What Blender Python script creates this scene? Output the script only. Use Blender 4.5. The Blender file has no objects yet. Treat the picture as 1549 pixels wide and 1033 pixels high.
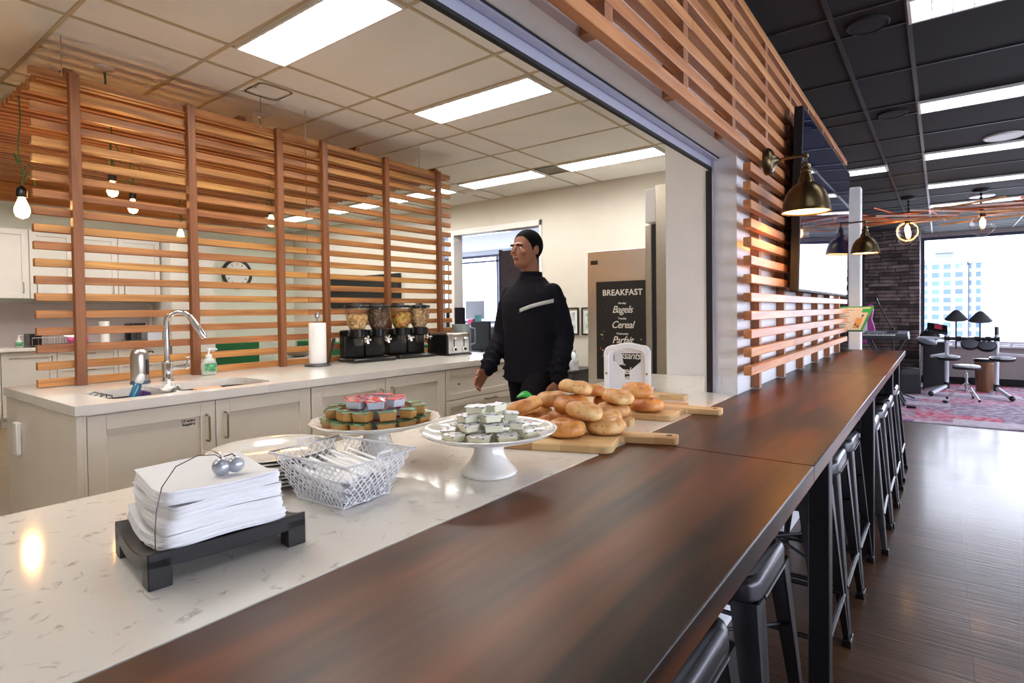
import bpy, bmesh, math, random
from math import sin, cos, pi, radians, sqrt, atan2
from mathutils import Matrix, Vector
random.seed(7)
SC = bpy.context.scene
COL = SC.collection

# ------------------------------------------------------------------ camera
def make_camera():
    yaw, pitch, roll = 0.6254003, 0.02042726, -0.01156906
    fwd = Vector((-sin(yaw)*cos(pitch), cos(yaw)*cos(pitch), -sin(pitch)))
    right = Vector((cos(yaw), sin(yaw), 0)); up = right.cross(fwd)
    r = right*cos(roll) + up*sin(roll); u = up*cos(roll) - right*sin(roll)
    cd = bpy.data.cameras.new('camera'); co = bpy.data.objects.new('camera', cd); COL.objects.link(co)
    m = Matrix.Identity(4)
    for i in range(3):
        m[i][0] = r[i]; m[i][1] = u[i]; m[i][2] = -fwd[i]
    m[0][3], m[1][3], m[2][3] = 0.69, 0.0, 1.27
    co.matrix_world = m
    cd.sensor_fit = 'HORIZONTAL'; cd.sensor_width = 36.0
    cd.lens = 36.0*849.273/1549.0
    cd.shift_x = -(809.505-774.5)/1549.0
    cd.shift_y = (487.792-516.5)/1549.0
    cd.clip_start = 0.02; cd.clip_end = 800
    SC.camera = co
make_camera()

# ------------------------------------------------------------------ exposure, world
SC.view_settings.view_transform = 'Standard'
SC.view_settings.look = 'None'
SC.view_settings.exposure = 1.0
SC.view_settings.gamma = 1.0
SC.view_settings.use_curve_mapping = False
def lin(c):
    o = []
    for x in c[:3]:
        x = x/255.0
        o.append(x/12.92 if x <= 0.04045 else ((x+0.055)/1.055)**2.4)
    return (o[0], o[1], o[2], 1.0)
W = bpy.data.worlds.new('sky'); SC.world = W; W.use_nodes = True
nt = W.node_tree; nt.nodes.clear()
_o = nt.nodes.new('ShaderNodeOutputWorld'); _b = nt.nodes.new('ShaderNodeBackground')
_tc = nt.nodes.new('ShaderNodeTexCoord'); _sx = nt.nodes.new('ShaderNodeSeparateXYZ'); _cr = nt.nodes.new('ShaderNodeValToRGB')
nt.links.new(_tc.outputs['Generated'], _sx.inputs[0]); nt.links.new(_sx.outputs['Z'], _cr.inputs[0])
_cr.color_ramp.elements[0].position = 0.0; _cr.color_ramp.elements[0].color = (0.62, 0.66, 0.75, 1)
_cr.color_ramp.elements[1].position = 0.06; _cr.color_ramp.elements[1].color = (0.86, 0.89, 1.0, 1)
nt.links.new(_cr.outputs[0], _b.inputs[0]); _b.inputs[1].default_value = 5.0
nt.links.new(_b.outputs[0], _o.inputs[0])
def sun():
    ld = bpy.data.lights.new('sun', 'SUN'); ld.energy = 1.0; ld.angle = radians(3); ld.color = (1, .96, .9)
    lo = bpy.data.objects.new('sun', ld); COL.objects.link(lo)
    lo.rotation_euler = Vector((0.35, 0.75, -0.75)).to_track_quat('-Z', 'Y').to_euler()
sun()
def portal(name, loc, rot, sx, sy):
    ld = bpy.data.lights.new(name, 'AREA'); ld.shape = 'RECTANGLE'; ld.size = sx; ld.size_y = sy
    ld.cycles.is_portal = True
    lo = bpy.data.objects.new(name, ld); COL.objects.link(lo); lo.location = loc; lo.rotation_euler = rot
portal('window_portal', (2.75, 11.72, 1.55), (radians(-90), 0, 0), 4.7, 1.9)
portal('side_window_portal', (5.32, 5.0, 1.45), (0, radians(90), 0), 2.0, 12.6)
portal('office_window_portal', (-5.2, 10.22, 1.5), (radians(-90), 0, 0), 4.6, 2.0)

# ------------------------------------------------------------------ materials
def new_mat(name):
    m = bpy.data.materials.new(name); m.use_nodes = True
    nt = m.node_tree; b = nt.nodes['Principled BSDF']
    return m, nt, b
def mat(name, col, rough=0.5, metal=0.0, coat=0.0, var=0.0, scale=6.0, bump=0.0, bscale=60.0, spec=None, sheen=0.0):
    """procedural paint: base colour broken up by soft noise, optional fine bump"""
    m, nt, b = new_mat(name)
    c = lin(col)
    b.inputs['Roughness'].default_value = rough; b.inputs['Metallic'].default_value = metal
    b.inputs['Coat Weight'].default_value = coat
    if spec is not None: b.inputs['Specular IOR Level'].default_value = spec
    if sheen: b.inputs['Sheen Weight'].default_value = sheen
    tc = nt.nodes.new('ShaderNodeTexCoord')
    n = nt.nodes.new('ShaderNodeTexNoise'); n.inputs['Scale'].default_value = scale; n.inputs['Detail'].default_value = 3
    nt.links.new(tc.outputs['Object'], n.inputs['Vector'])
    r = nt.nodes.new('ShaderNodeValToRGB')
    v = max(var, 0.02)
    r.color_ramp.elements[0].position = .3; r.color_ramp.elements[1].position = .7
    r.color_ramp.elements[0].color = tuple(max(0, x*(1-v)) for x in c[:3])+(1,)
    r.color_ramp.elements[1].color = tuple(min(1, x*(1+v)) for x in c[:3])+(1,)
    nt.links.new(n.outputs['Fac'], r.inputs[0]); nt.links.new(r.outputs[0], b.inputs['Base Color'])
    if bump:
        n2 = nt.nodes.new('ShaderNodeTexNoise'); n2.inputs['Scale'].default_value = bscale; n2.inputs['Detail'].default_value = 4
        nt.links.new(tc.outputs['Object'], n2.inputs['Vector'])
        bp = nt.nodes.new('ShaderNodeBump'); bp.inputs['Strength'].default_value = bump; bp.inputs['Distance'].default_value = .004
        nt.links.new(n2.outputs['Fac'], bp.inputs['Height']); nt.links.new(bp.outputs[0], b.inputs['Normal'])
    return m
def emit(name, col, strength):
    m = bpy.data.materials.new(name); m.use_nodes = True; nt = m.node_tree; nt.nodes.clear()
    o = nt.nodes.new('ShaderNodeOutputMaterial'); e = nt.nodes.new('ShaderNodeEmission')
    e.inputs[0].default_value = lin(col); e.inputs[1].default_value = strength
    nt.links.new(e.outputs[0], o.inputs[0]); return m
def wood(name, c1, c2, rough=0.45, grain=(26, 1.6, 26), coat=0.0, island=0.0, bump=0.08, ramp=(.35, .68), spec=None):
    m, nt, b = new_mat(name)
    tc = nt.nodes.new('ShaderNodeTexCoord'); mp = nt.nodes.new('ShaderNodeMapping'); mp.inputs['Scale'].default_value = grain
    nt.links.new(tc.outputs['Object'], mp.inputs[0])
    n = nt.nodes.new('ShaderNodeTexNoise'); n.inputs['Scale'].default_value = 1.0; n.inputs['Detail'].default_value = 6; n.inputs['Distortion'].default_value = .6
    nt.links.new(mp.outputs[0], n.inputs['Vector'])
    r = nt.nodes.new('ShaderNodeValToRGB'); r.color_ramp.elements[0].position = ramp[0]; r.color_ramp.elements[1].position = ramp[1]
    r.color_ramp.elements[0].color = lin(c1); r.color_ramp.elements[1].color = lin(c2)
    nt.links.new(n.outputs['Fac'], r.inputs[0])
    out = r.outputs[0]
    if island:
        g = nt.nodes.new('ShaderNodeNewGeometry'); mr = nt.nodes.new('ShaderNodeMapRange')
        mr.inputs['To Min'].default_value = 1-island; mr.inputs['To Max'].default_value = 1+island
        nt.links.new(g.outputs['Random Per Island'], mr.inputs['Value'])
        h = nt.nodes.new('ShaderNodeHueSaturation'); nt.links.new(mr.outputs[0], h.inputs['Value'])
        nt.links.new(out, h.inputs['Color'])
        mr2 = nt.nodes.new('ShaderNodeMapRange'); mr2.inputs['To Min'].default_value = .5-island*.05; mr2.inputs['To Max'].default_value = .5+island*.05
        nt.links.new(g.outputs['Random Per Island'], mr2.inputs['Value']); nt.links.new(mr2.outputs[0], h.inputs['Hue'])
        out = h.outputs[0]
    nt.links.new(out, b.inputs['Base Color'])
    b.inputs['Roughness'].default_value = rough; b.inputs['Coat Weight'].default_value = coat; b.inputs['Coat Roughness'].default_value = .12
    if spec is not None: b.inputs['Specular IOR Level'].default_value = spec
    bp = nt.nodes.new('ShaderNodeBump'); bp.inputs['Strength'].default_value = bump; bp.inputs['Distance'].default_value = .003
    nt.links.new(n.outputs['Fac'], bp.inputs['Height']); nt.links.new(bp.outputs[0], b.inputs['Normal'])
    return m
def glass_mat(name, tint=(250, 252, 255), refl=0.10, rough=0.02):
    m = bpy.data.materials.new(name); m.use_nodes = True; nt = m.node_tree; nt.nodes.clear()
    o = nt.nodes.new('ShaderNodeOutputMaterial'); t = nt.nodes.new('ShaderNodeBsdfTransparent'); g = nt.nodes.new('ShaderNodeBsdfGlossy')
    t.inputs[0].default_value = lin(tint); g.inputs['Roughness'].default_value = rough
    f = nt.nodes.new('ShaderNodeLayerWeight'); f.inputs['Blend'].default_value = .35
    mr = nt.nodes.new('ShaderNodeMapRange'); mr.inputs['To Min'].default_value = refl*.4; mr.inputs['To Max'].default_value = min(1, refl*4)
    nt.links.new(f.outputs['Fresnel'], mr.inputs['Value'])
    mx = nt.nodes.new('ShaderNodeMixShader'); nt.links.new(mr.outputs[0], mx.inputs[0])
    nt.links.new(t.outputs[0], mx.inputs[1]); nt.links.new(g.outputs[0], mx.inputs[2]); nt.links.new(mx.outputs[0], o.inputs[0])
    return m
def marble_mat(name, base, vein, vs=3.2, amount=.55):
    m, nt, b = new_mat(name)
    tc = nt.nodes.new('ShaderNodeTexCoord')
    n0 = nt.nodes.new('ShaderNodeTexNoise'); n0.inputs['Scale'].default_value = vs; n0.inputs['Detail'].default_value = 5; n0.inputs['Distortion'].default_value = 1.2
    nt.links.new(tc.outputs['Object'], n0.inputs['Vector'])
    # thin veins: |noise-0.5| near zero, broken up by a patch mask
    s = nt.nodes.new('ShaderNodeMath'); s.operation = 'SUBTRACT'; s.inputs[1].default_value = .5; nt.links.new(n0.outputs['Fac'], s.inputs[0])
    a = nt.nodes.new('ShaderNodeMath'); a.operation = 'ABSOLUTE'; nt.links.new(s.outputs[0], a.inputs[0])
    r = nt.nodes.new('ShaderNodeValToRGB'); r.color_ramp.elements[0].position = 0; r.color_ramp.elements[1].position = .026
    r.color_ramp.elements[0].color = (1, 1, 1, 1); r.color_ramp.elements[1].color = (0, 0, 0, 1); nt.links.new(a.outputs[0], r.inputs[0])
    n1 = nt.nodes.new('ShaderNodeTexNoise'); n1.inputs['Scale'].default_value = vs*3.1; n1.inputs['Detail'].default_value = 4
    nt.links.new(tc.outputs['Object'], n1.inputs['Vector'])
    r1 = nt.nodes.new('ShaderNodeValToRGB'); r1.color_ramp.elements[0].position = .52; r1.color_ramp.elements[1].position = .66
    nt.links.new(n1.outputs['Fac'], r1.inputs[0])
    mu = nt.nodes.new('ShaderNodeMath'); mu.operation = 'MULTIPLY'; nt.links.new(r.outputs[0], mu.inputs[0]); nt.links.new(r1.outputs[0], mu.inputs[1])
    mu2 = nt.nodes.new('ShaderNodeMath'); mu2.operation = 'MULTIPLY'; mu2.inputs[1].default_value = amount; nt.links.new(mu.outputs[0], mu2.inputs[0])
    mx = nt.nodes.new('ShaderNodeMix'); mx.data_type = 'RGBA'; mx.inputs[6].default_value = lin(base); mx.inputs[7].default_value = lin(vein)
    nt.links.new(mu2.outputs[0], mx.inputs[0]); nt.links.new(mx.outputs[2], b.inputs['Base Color'])
    b.inputs['Roughness'].default_value = .08
    return m

M = {}
M['white_paint'] = mat('white wall paint', (212, 207, 197), .6, bump=.03)
M['cool_paint'] = mat('cool white paint', (228, 228, 232), .55)
M['sage_paint'] = mat('pale sage paint', (216, 218, 206), .6)
M['trim_white'] = mat('white trim', (232, 230, 228), .4)
M['cabinet'] = mat('cabinet lacquer', (222, 214, 202), .35)
M['cabinet_back'] = mat('cabinet lacquer, light', (214, 210, 204), .35)
M['tile_ceiling'] = mat('mineral ceiling tile', (242, 241, 238), .9, var=.03, scale=2.0, bump=.25, bscale=140)
M['ceiling_bar'] = mat('ceiling tee bar', (196, 182, 152), .6)
M['dark_ceiling'] = mat('charcoal ceiling tile', (26, 23, 25), .8, var=.08, scale=3)
M['dark_bar'] = mat('charcoal tee bar', (40, 37, 39), .4)
M['kitchen_floor'] = mat('kitchen vinyl floor', (122, 104, 78), .4, var=.1, scale=4)
M['cedar'] = wood('cedar slat', (146, 92, 46), (196, 136, 74), .5, (30, 1.5, 30), island=.2)
M['cedar_post'] = wood('cedar post', (112, 66, 36), (144, 88, 50), .5, (30, 30, 1.5), island=.1)
M['cedar_wall'] = wood('cedar wall slat', (176, 112, 68), (216, 150, 98), .46, (30, 1.5, 30), island=.13, coat=.08)
M['cedar_batten'] = wood('cedar batten', (146, 92, 60), (182, 124, 86), .5, (30, 30, 1.5), island=.1)
M['walnut_top'] = wood('dark walnut bar top', (24, 11, 4), (112, 58, 22), .34, (8, .8, 8), coat=0, spec=.24, bump=.05, ramp=(.38, .68), island=.12)
M['quartz'] = marble_mat('white quartz with grey veins', (228, 223, 214), (120, 112, 110), 11.0, .62)
M['quartz_plain'] = marble_mat('white quartz', (226, 221, 214), (190, 184, 176), 5, .3)
M['black_plastic'] = mat('black plastic', (16, 15, 16), .28)
M['black_matte'] = mat('black matte', (14, 13, 14), .6)
M['black_lacquer'] = mat('black lacquered wood', (30, 27, 31), .32)
M['dark_steel'] = mat('dark painted steel', (24, 23, 26), .38, metal=.3)
M['gunmetal'] = mat('gunmetal steel', (70, 69, 72), .3, metal=.9, var=.12, scale=14)
M['chrome'] = mat('chrome', (222, 222, 224), .06, metal=1)
M['steel'] = mat('brushed steel', (188, 180, 168), .28, metal=1, var=.05, scale=30)
M['fridge_steel'] = mat('fridge steel', (202, 196, 188), .36, metal=1, var=.04, scale=3)
M['steel_dark'] = mat('sink steel', (150, 144, 134), .25, metal=1)
M['nickel'] = mat('satin nickel', (150, 138, 116), .3, metal=1)
M['china'] = mat('white china', (236, 233, 226), .1, coat=.3)
M['white_plastic'] = mat('white plastic', (234, 233, 234), .3)
M['white_wire'] = mat('white coated wire', (236, 236, 240), .35)
M['paper'] = mat('white paper', (236, 234, 232), .85, bump=.15, bscale=40)
M['bronze'] = mat('aged bronze', (104, 88, 62), .3, metal=.9, var=.15, scale=9)
M['lamp_inside'] = mat('lamp shade enamel', (250, 240, 215), .5)
M['glass'] = glass_mat('window glass', refl=.08)
M['clear_plastic'] = glass_mat('clear plastic', (246, 244, 240), refl=.10, rough=.05)
M['alu_track'] = mat('lavender grey aluminium', (190, 190, 208), .3, metal=.35)
M['tube_light'] = emit('fluorescent diffuser', (255, 251, 244), 17.0)
M['tube_light_cool'] = emit('fluorescent diffuser, cool', (246, 246, 252), 4.8)
M['bulb_glow'] = emit('warm filament glow', (255, 190, 112), 55.0)
M['globe_glow'] = emit('warm globe filament', (255, 196, 120), 14.0)
M['sconce_glow'] = emit('warm sconce bulb', (255, 184, 104), 170.0)
M['office_light'] = emit('office fluorescent', (250, 250, 255), 4.0)

# ------------------------------------------------------------------ mesh helper
class MB:
    def __init__(self, M=None): self.v = []; self.f = []; self.mi = []; self.M = M; self.m = 0
    def add(self, vs, fs, M=None):
        o = len(self.v); T = self.M
        for p in vs:
            p = Vector(p)
            if M is not None: p = M @ p
            if T is not None: p = T @ p
            self.v.append(p)
        for f in fs: self.f.append(tuple(i+o for i in f)); self.mi.append(self.m)
        return self
    def box(self, x0, y0, z0, x1, y1, z1, M=None):
        vs = [(x0,y0,z0),(x1,y0,z0),(x1,y1,z0),(x0,y1,z0),(x0,y0,z1),(x1,y0,z1),(x1,y1,z1),(x0,y1,z1)]
        return self.add(vs, [(0,3,2,1),(4,5,6,7),(0,1,5,4),(1,2,6,5),(2,3,7,6),(3,0,4,7)], M)
    def cbox(self, c, s, M=None):
        return self.box(c[0]-s[0]/2, c[1]-s[1]/2, c[2]-s[2]/2, c[0]+s[0]/2, c[1]+s[1]/2, c[2]+s[2]/2, M)
    def lathe(self, prof, n=32, c=(0,0,0), M=None, cap0=True, cap1=True, sx=1.0, sy=1.0, a0=0.0):
        vs = []; fs = []
        for r, z in prof:
            for i in range(n):
                a = 2*pi*i/n + a0
                vs.append((c[0]+r*cos(a)*sx, c[1]+r*sin(a)*sy, c[2]+z))
        k = len(prof)
        for j in range(k-1):
            for i in range(n):
                i2 = (i+1) % n
                fs.append((j*n+i, j*n+i2, (j+1)*n+i2, (j+1)*n+i))
        if cap0: fs.append(tuple(range(n-1, -1, -1)))
        if cap1: fs.append(tuple((k-1)*n+i for i in range(n)))
        return self.add(vs, fs, M)
    def tube(self, pts, r, n=10, closed=False, caps=True):
        pts = [Vector(p) for p in pts]; k = len(pts)
        rr = r if isinstance(r, (list, tuple)) else [r]*k
        vs = []; fs = []; prev = None
        for i, p in enumerate(pts):
            if closed: t = pts[(i+1) % k]-pts[i-1]
            elif i == 0: t = pts[1]-pts[0]
            elif i == k-1: t = pts[-1]-pts[-2]
            else: t = (pts[i+1]-p).normalized()+(p-pts[i-1]).normalized()
            t.normalize()
            if prev is None:
                a = Vector((0,0,1)) if abs(t.z) < .9 else Vector((1,0,0))
                x = t.cross(a).normalized()
            else:
                x = prev - t*prev.dot(t)
                x = x.normalized() if x.length > 1e-6 else t.orthogonal().normalized()
            prev = x; y = t.cross(x)
            for j in range(n):
                a = 2*pi*j/n
                vs.append(p+(x*cos(a)+y*sin(a))*rr[i])
        m = k if closed else k-1
        for i in range(m):
            i2 = (i+1) % k
            for j in range(n):
                j2 = (j+1) % n
                fs.append((i*n+j, i*n+j2, i2*n+j2, i2*n+j))
        if caps and not closed:
            fs.append(tuple(range(n-1, -1, -1))); fs.append(tuple((k-1)*n+j for j in range(n)))
        return self.add(vs, fs)
    def prism(self, poly, z0, z1, M=None):
        n = len(poly)
        vs = [(x, y, z0) for x, y in poly]+[(x, y, z1) for x, y in poly]
        fs = [tuple(range(n-1, -1, -1)), tuple(range(n, 2*n))]+[(i, (i+1) % n, n+(i+1) % n, n+i) for i in range(n)]
        return self.add(vs, fs, M)
    def ball(self, c, r, n=16, m=10, s=(1,1,1), M=None):
        vs = [(c[0], c[1], c[2]-r*s[2])]; fs = []
        for j in range(1, m):
            t = pi*j/m
            for i in range(n):
                a = 2*pi*i/n
                vs.append((c[0]+r*s[0]*sin(t)*cos(a), c[1]+r*s[1]*sin(t)*sin(a), c[2]-r*s[2]*cos(t)))
        vs.append((c[0], c[1], c[2]+r*s[2])); L = len(vs)-1
        for i in range(n): fs.append((0, 1+(i+1) % n, 1+i))
        for j in range(m-2):
            for i in range(n):
                fs.append((1+j*n+i, 1+j*n+(i+1) % n, 1+(j+1)*n+(i+1) % n, 1+(j+1)*n+i))
        b = 1+(m-2)*n
        for i in range(n): fs.append((b+i, b+(i+1) % n, L))
        return self.add(vs, fs, M)
    def grid(self, fn, nu, nv, M=None, wrapu=False):
        vs = [fn(i/(nu if wrapu else nu-1), j/(nv-1)) for j in range(nv) for i in range(nu)]
        fs = []
        for j in range(nv-1):
            for i in range(nu if wrapu else nu-1):
                i2 = (i+1) % nu
                fs.append((j*nu+i, j*nu+i2, (j+1)*nu+i2, (j+1)*nu+i))
        return self.add(vs, fs, M)
    def mesh(self, name, mats, smooth=35):
        me = bpy.data.meshes.new(name)
        me.from_pydata([tuple(p) for p in self.v], [], self.f)
        for m in (mats if isinstance(mats, (list, tuple)) else [mats]): me.materials.append(m)
        for p, i in zip(me.polygons, self.mi): p.material_index = i
        bm = bmesh.new(); bm.from_mesh(me); bmesh.ops.recalc_face_normals(bm, faces=bm.faces); bm.to_mesh(me); bm.free()
        if smooth:
            for p in me.polygons: p.use_smooth = True
            me.set_sharp_from_angle(angle=radians(smooth))
        me.update(); return me
    def build(self, name, mats, parent=None, loc=None, bevel=0, smooth=35, seg=2):
        o = bpy.data.objects.new(name, self.mesh(name, mats, smooth)); COL.objects.link(o)
        if parent is not None: o.parent = parent
        if loc is not None: o.location = loc
        if bevel:
            b = o.modifiers.new('bevel', 'BEVEL'); b.width = bevel; b.segments = seg; b.limit_method = 'ANGLE'; b.angle_limit = radians(40)
            b.harden_normals = False
        return o
def rz(a, loc=(0,0,0)): return Matrix.Translation(loc) @ Matrix.Rotation(a, 4, 'Z')
def tag(o, label, cat, group=None, kind=None):
    if label: o['label'] = label
    if cat: o['category'] = cat
    if group: o['group'] = group
    if kind: o['kind'] = kind
    return o
def thing(name, label, cat, loc=(0,0,0), rotz=0.0, group=None):
    o = bpy.data.objects.new(name, None); COL.objects.link(o); o.empty_display_size = .05
    o.location = loc; o.rotation_euler = (0, 0, rotz)
    return tag(o, label, cat, group)
def struct(o, parent=None):
    o['kind'] = 'structure'
    return o
def dup(root, loc, rotz=None, label=None, group=None, rot=None, scale=None):
    r = root.copy(); COL.objects.link(r); r.location = loc
    if rot is not None: r.rotation_euler = rot
    elif rotz is not None: r.rotation_euler = (root.rotation_euler[0], root.rotation_euler[1], rotz)
    if scale is not None: r.scale = scale
    if label: r['label'] = label
    if group: r['group'] = group
    for ch in list(root.children):
        c = ch.copy(); COL.objects.link(c); c.parent = r
        for g in list(ch.children):
            d = g.copy(); COL.objects.link(d); d.parent = c
    return r
def text(name, s, size, mat_, parent, M, ext=.0006, align='CENTER', shear=0.0, spacing=1.0, label=None, offset=0.0):
    cu = bpy.data.curves.new(name, 'FONT'); cu.body = s; cu.size = size; cu.extrude = ext; cu.align_x = align; cu.align_y = 'CENTER'
    cu.shear = shear; cu.space_character = spacing; cu.offset = offset
    t = bpy.data.objects.new(name+'_curve', cu); COL.objects.link(t)
    bpy.context.view_layer.update()
    me = bpy.data.meshes.new_from_object(t.evaluated_get(bpy.context.evaluated_depsgraph_get()))
    bpy.data.objects.remove(t); bpy.data.curves.remove(cu)
    me.transform(M); me.materials.clear(); me.materials.append(mat_)
    o = bpy.data.objects.new(name, me); COL.objects.link(o)
    if parent is not None: o.parent = parent
    if label: o['label'] = label
    return o
# frames for flat text: facing -Y, +X
FACE_NY = Matrix.Rotation(radians(90), 4, 'X')
FACE_PX = Matrix.Rotation(radians(90), 4, 'Z') @ Matrix.Rotation(radians(90), 4, 'X')
# ================================================================== the setting
ZK, ZL, ZB = 2.71, 2.50, 0.91
def plank_mat():
    m, nt, b = new_mat('dark plank floor')
    tc = nt.nodes.new('ShaderNodeTexCoord'); br = nt.nodes.new('ShaderNodeTexBrick')
    br.inputs['Scale'].default_value = 1.0; br.inputs['Brick Width'].default_value = 1.25; br.inputs['Row Height'].default_value = .17
    br.inputs['Mortar Size'].default_value = .0022; br.inputs['Color1'].default_value = lin((68, 44, 28)); br.inputs['Color2'].default_value = lin((90, 62, 42))
    br.inputs['Mortar'].default_value = lin((40, 28, 20)); br.offset = .37
    nt.links.new(tc.outputs['Object'], br.inputs['Vector'])
    mp = nt.nodes.new('ShaderNodeMapping'); mp.inputs['Scale'].default_value = (1.5, 38, 1); nt.links.new(tc.outputs['Object'], mp.inputs[0])
    n = nt.nodes.new('ShaderNodeTexNoise'); n.inputs['Scale'].default_value = 1; n.inputs['Detail'].default_value = 5; nt.links.new(mp.outputs[0], n.inputs['Vector'])
    r = nt.nodes.new('ShaderNodeValToRGB'); r.color_ramp.elements[0].position = .3; r.color_ramp.elements[1].position = .75
    r.color_ramp.elements[0].color = (.55, .55, .55, 1); r.color_ramp.elements[1].color = (1.1, 1.1, 1.1, 1); nt.links.new(n.outputs['Fac'], r.inputs[0])
    mx = nt.nodes.new('ShaderNodeMix'); mx.data_type = 'RGBA'; mx.blend_type = 'MULTIPLY'; mx.inputs[0].default_value = 1
    nt.links.new(br.outputs['Color'], mx.inputs[6]); nt.links.new(r.outputs[0], mx.inputs[7]); nt.links.new(mx.outputs[2], b.inputs['Base Color'])
    b.inputs['Roughness'].default_value = .32; b.inputs['Coat Weight'].default_value = .15; b.inputs['Coat Roughness'].default_value = .12; b.inputs['Specular IOR Level'].default_value = .4
    n2 = nt.nodes.new('ShaderNodeTexNoise'); n2.inputs['Scale'].default_value = 1; n2.inputs['Detail'].default_value = 2
    mp2 = nt.nodes.new('ShaderNodeMapping'); mp2.inputs['Scale'].default_value = (4, 60, 1); nt.links.new(tc.outputs['Object'], mp2.inputs[0]); nt.links.new(mp2.outputs[0], n2.inputs['Vector'])
    ad = nt.nodes.new('ShaderNodeMath'); ad.operation = 'SUBTRACT'; nt.links.new(n2.outputs['Fac'], ad.inputs[0]); nt.links.new(br.outputs['Fac'], ad.inputs[1])
    bp = nt.nodes.new('ShaderNodeBump'); bp.inputs['Strength'].default_value = .35; bp.inputs['Distance'].default_value = .004
    nt.links.new(ad.outputs[0], bp.inputs['Height']); nt.links.new(bp.outputs[0], b.inputs['Normal'])
    return m
def stone_mat():
    m, nt, b = new_mat('stacked ledge stone')
    tc = nt.nodes.new('ShaderNodeTexCoord'); sp = nt.nodes.new('ShaderNodeSeparateXYZ'); nt.links.new(tc.outputs['Object'], sp.inputs[0])
    ad = nt.nodes.new('ShaderNodeMath'); nt.links.new(sp.outputs['X'], ad.inputs[0]); nt.links.new(sp.outputs['Y'], ad.inputs[1])
    cb = nt.nodes.new('ShaderNodeCombineXYZ'); nt.links.new(ad.outputs[0], cb.inputs[0]); nt.links.new(sp.outputs['Z'], cb.inputs[1])
    br = nt.nodes.new('ShaderNodeTexBrick'); br.inputs['Scale'].default_value = 1; br.inputs['Brick Width'].default_value = .40; br.inputs['Row Height'].default_value = .058
    br.inputs['Mortar Size'].default_value = .006; br.offset = .41; br.squash = .7; br.squash_frequency = 3
    br.inputs['Color1'].default_value = lin((60, 45, 42)); br.inputs['Color2'].default_value = lin((160, 138, 130)); br.inputs['Mortar'].default_value = lin((22, 17, 17))
    nd = nt.nodes.new('ShaderNodeTexNoise'); nd.inputs['Scale'].default_value = 2.6; nt.links.new(tc.outputs['Object'], nd.inputs['Vector'])
    sv = nt.nodes.new('ShaderNodeVectorMath'); sv.operation = 'MULTIPLY_ADD'; sv.inputs[1].default_value = (.25, .045, 0); nt.links.new(nd.outputs['Color'], sv.inputs[0]); nt.links.new(cb.outputs[0], sv.inputs[2])
    nt.links.new(sv.outputs[0], br.inputs['Vector'])
    n = nt.nodes.new('ShaderNodeTexNoise'); n.inputs['Scale'].default_value = 7; n.inputs['Detail'].default_value = 6; nt.links.new(tc.outputs['Object'], n.inputs['Vector'])
    r = nt.nodes.new('ShaderNodeValToRGB'); r.color_ramp.elements[0].position = .35; r.color_ramp.elements[1].position = .7
    r.color_ramp.elements[0].color = (.42, .38, .38, 1); r.color_ramp.elements[1].color = (1, 1, 1, 1); nt.links.new(n.outputs['Fac'], r.inputs[0])
    mx = nt.nodes.new('ShaderNodeMix'); mx.data_type = 'RGBA'; mx.blend_type = 'MULTIPLY'; mx.inputs[0].default_value = 1
    nt.links.new(br.outputs['Color'], mx.inputs[6]); nt.links.new(r.outputs[0], mx.inputs[7]); nt.links.new(mx.outputs[2], b.inputs['Base Color'])
    b.inputs['Roughness'].default_value = .7
    su = nt.nodes.new('ShaderNodeMath'); su.operation = 'SUBTRACT'; nt.links.new(n.outputs['Fac'], su.inputs[0]); nt.links.new(br.outputs['Fac'], su.inputs[1])
    bp = nt.nodes.new('ShaderNodeBump'); bp.inputs['Strength'].default_value = .8; bp.inputs['Distance'].default_value = .02
    nt.links.new(su.outputs[0], bp.inputs['Height']); nt.links.new(bp.outputs[0], b.inputs['Normal'])
    return m
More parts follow.
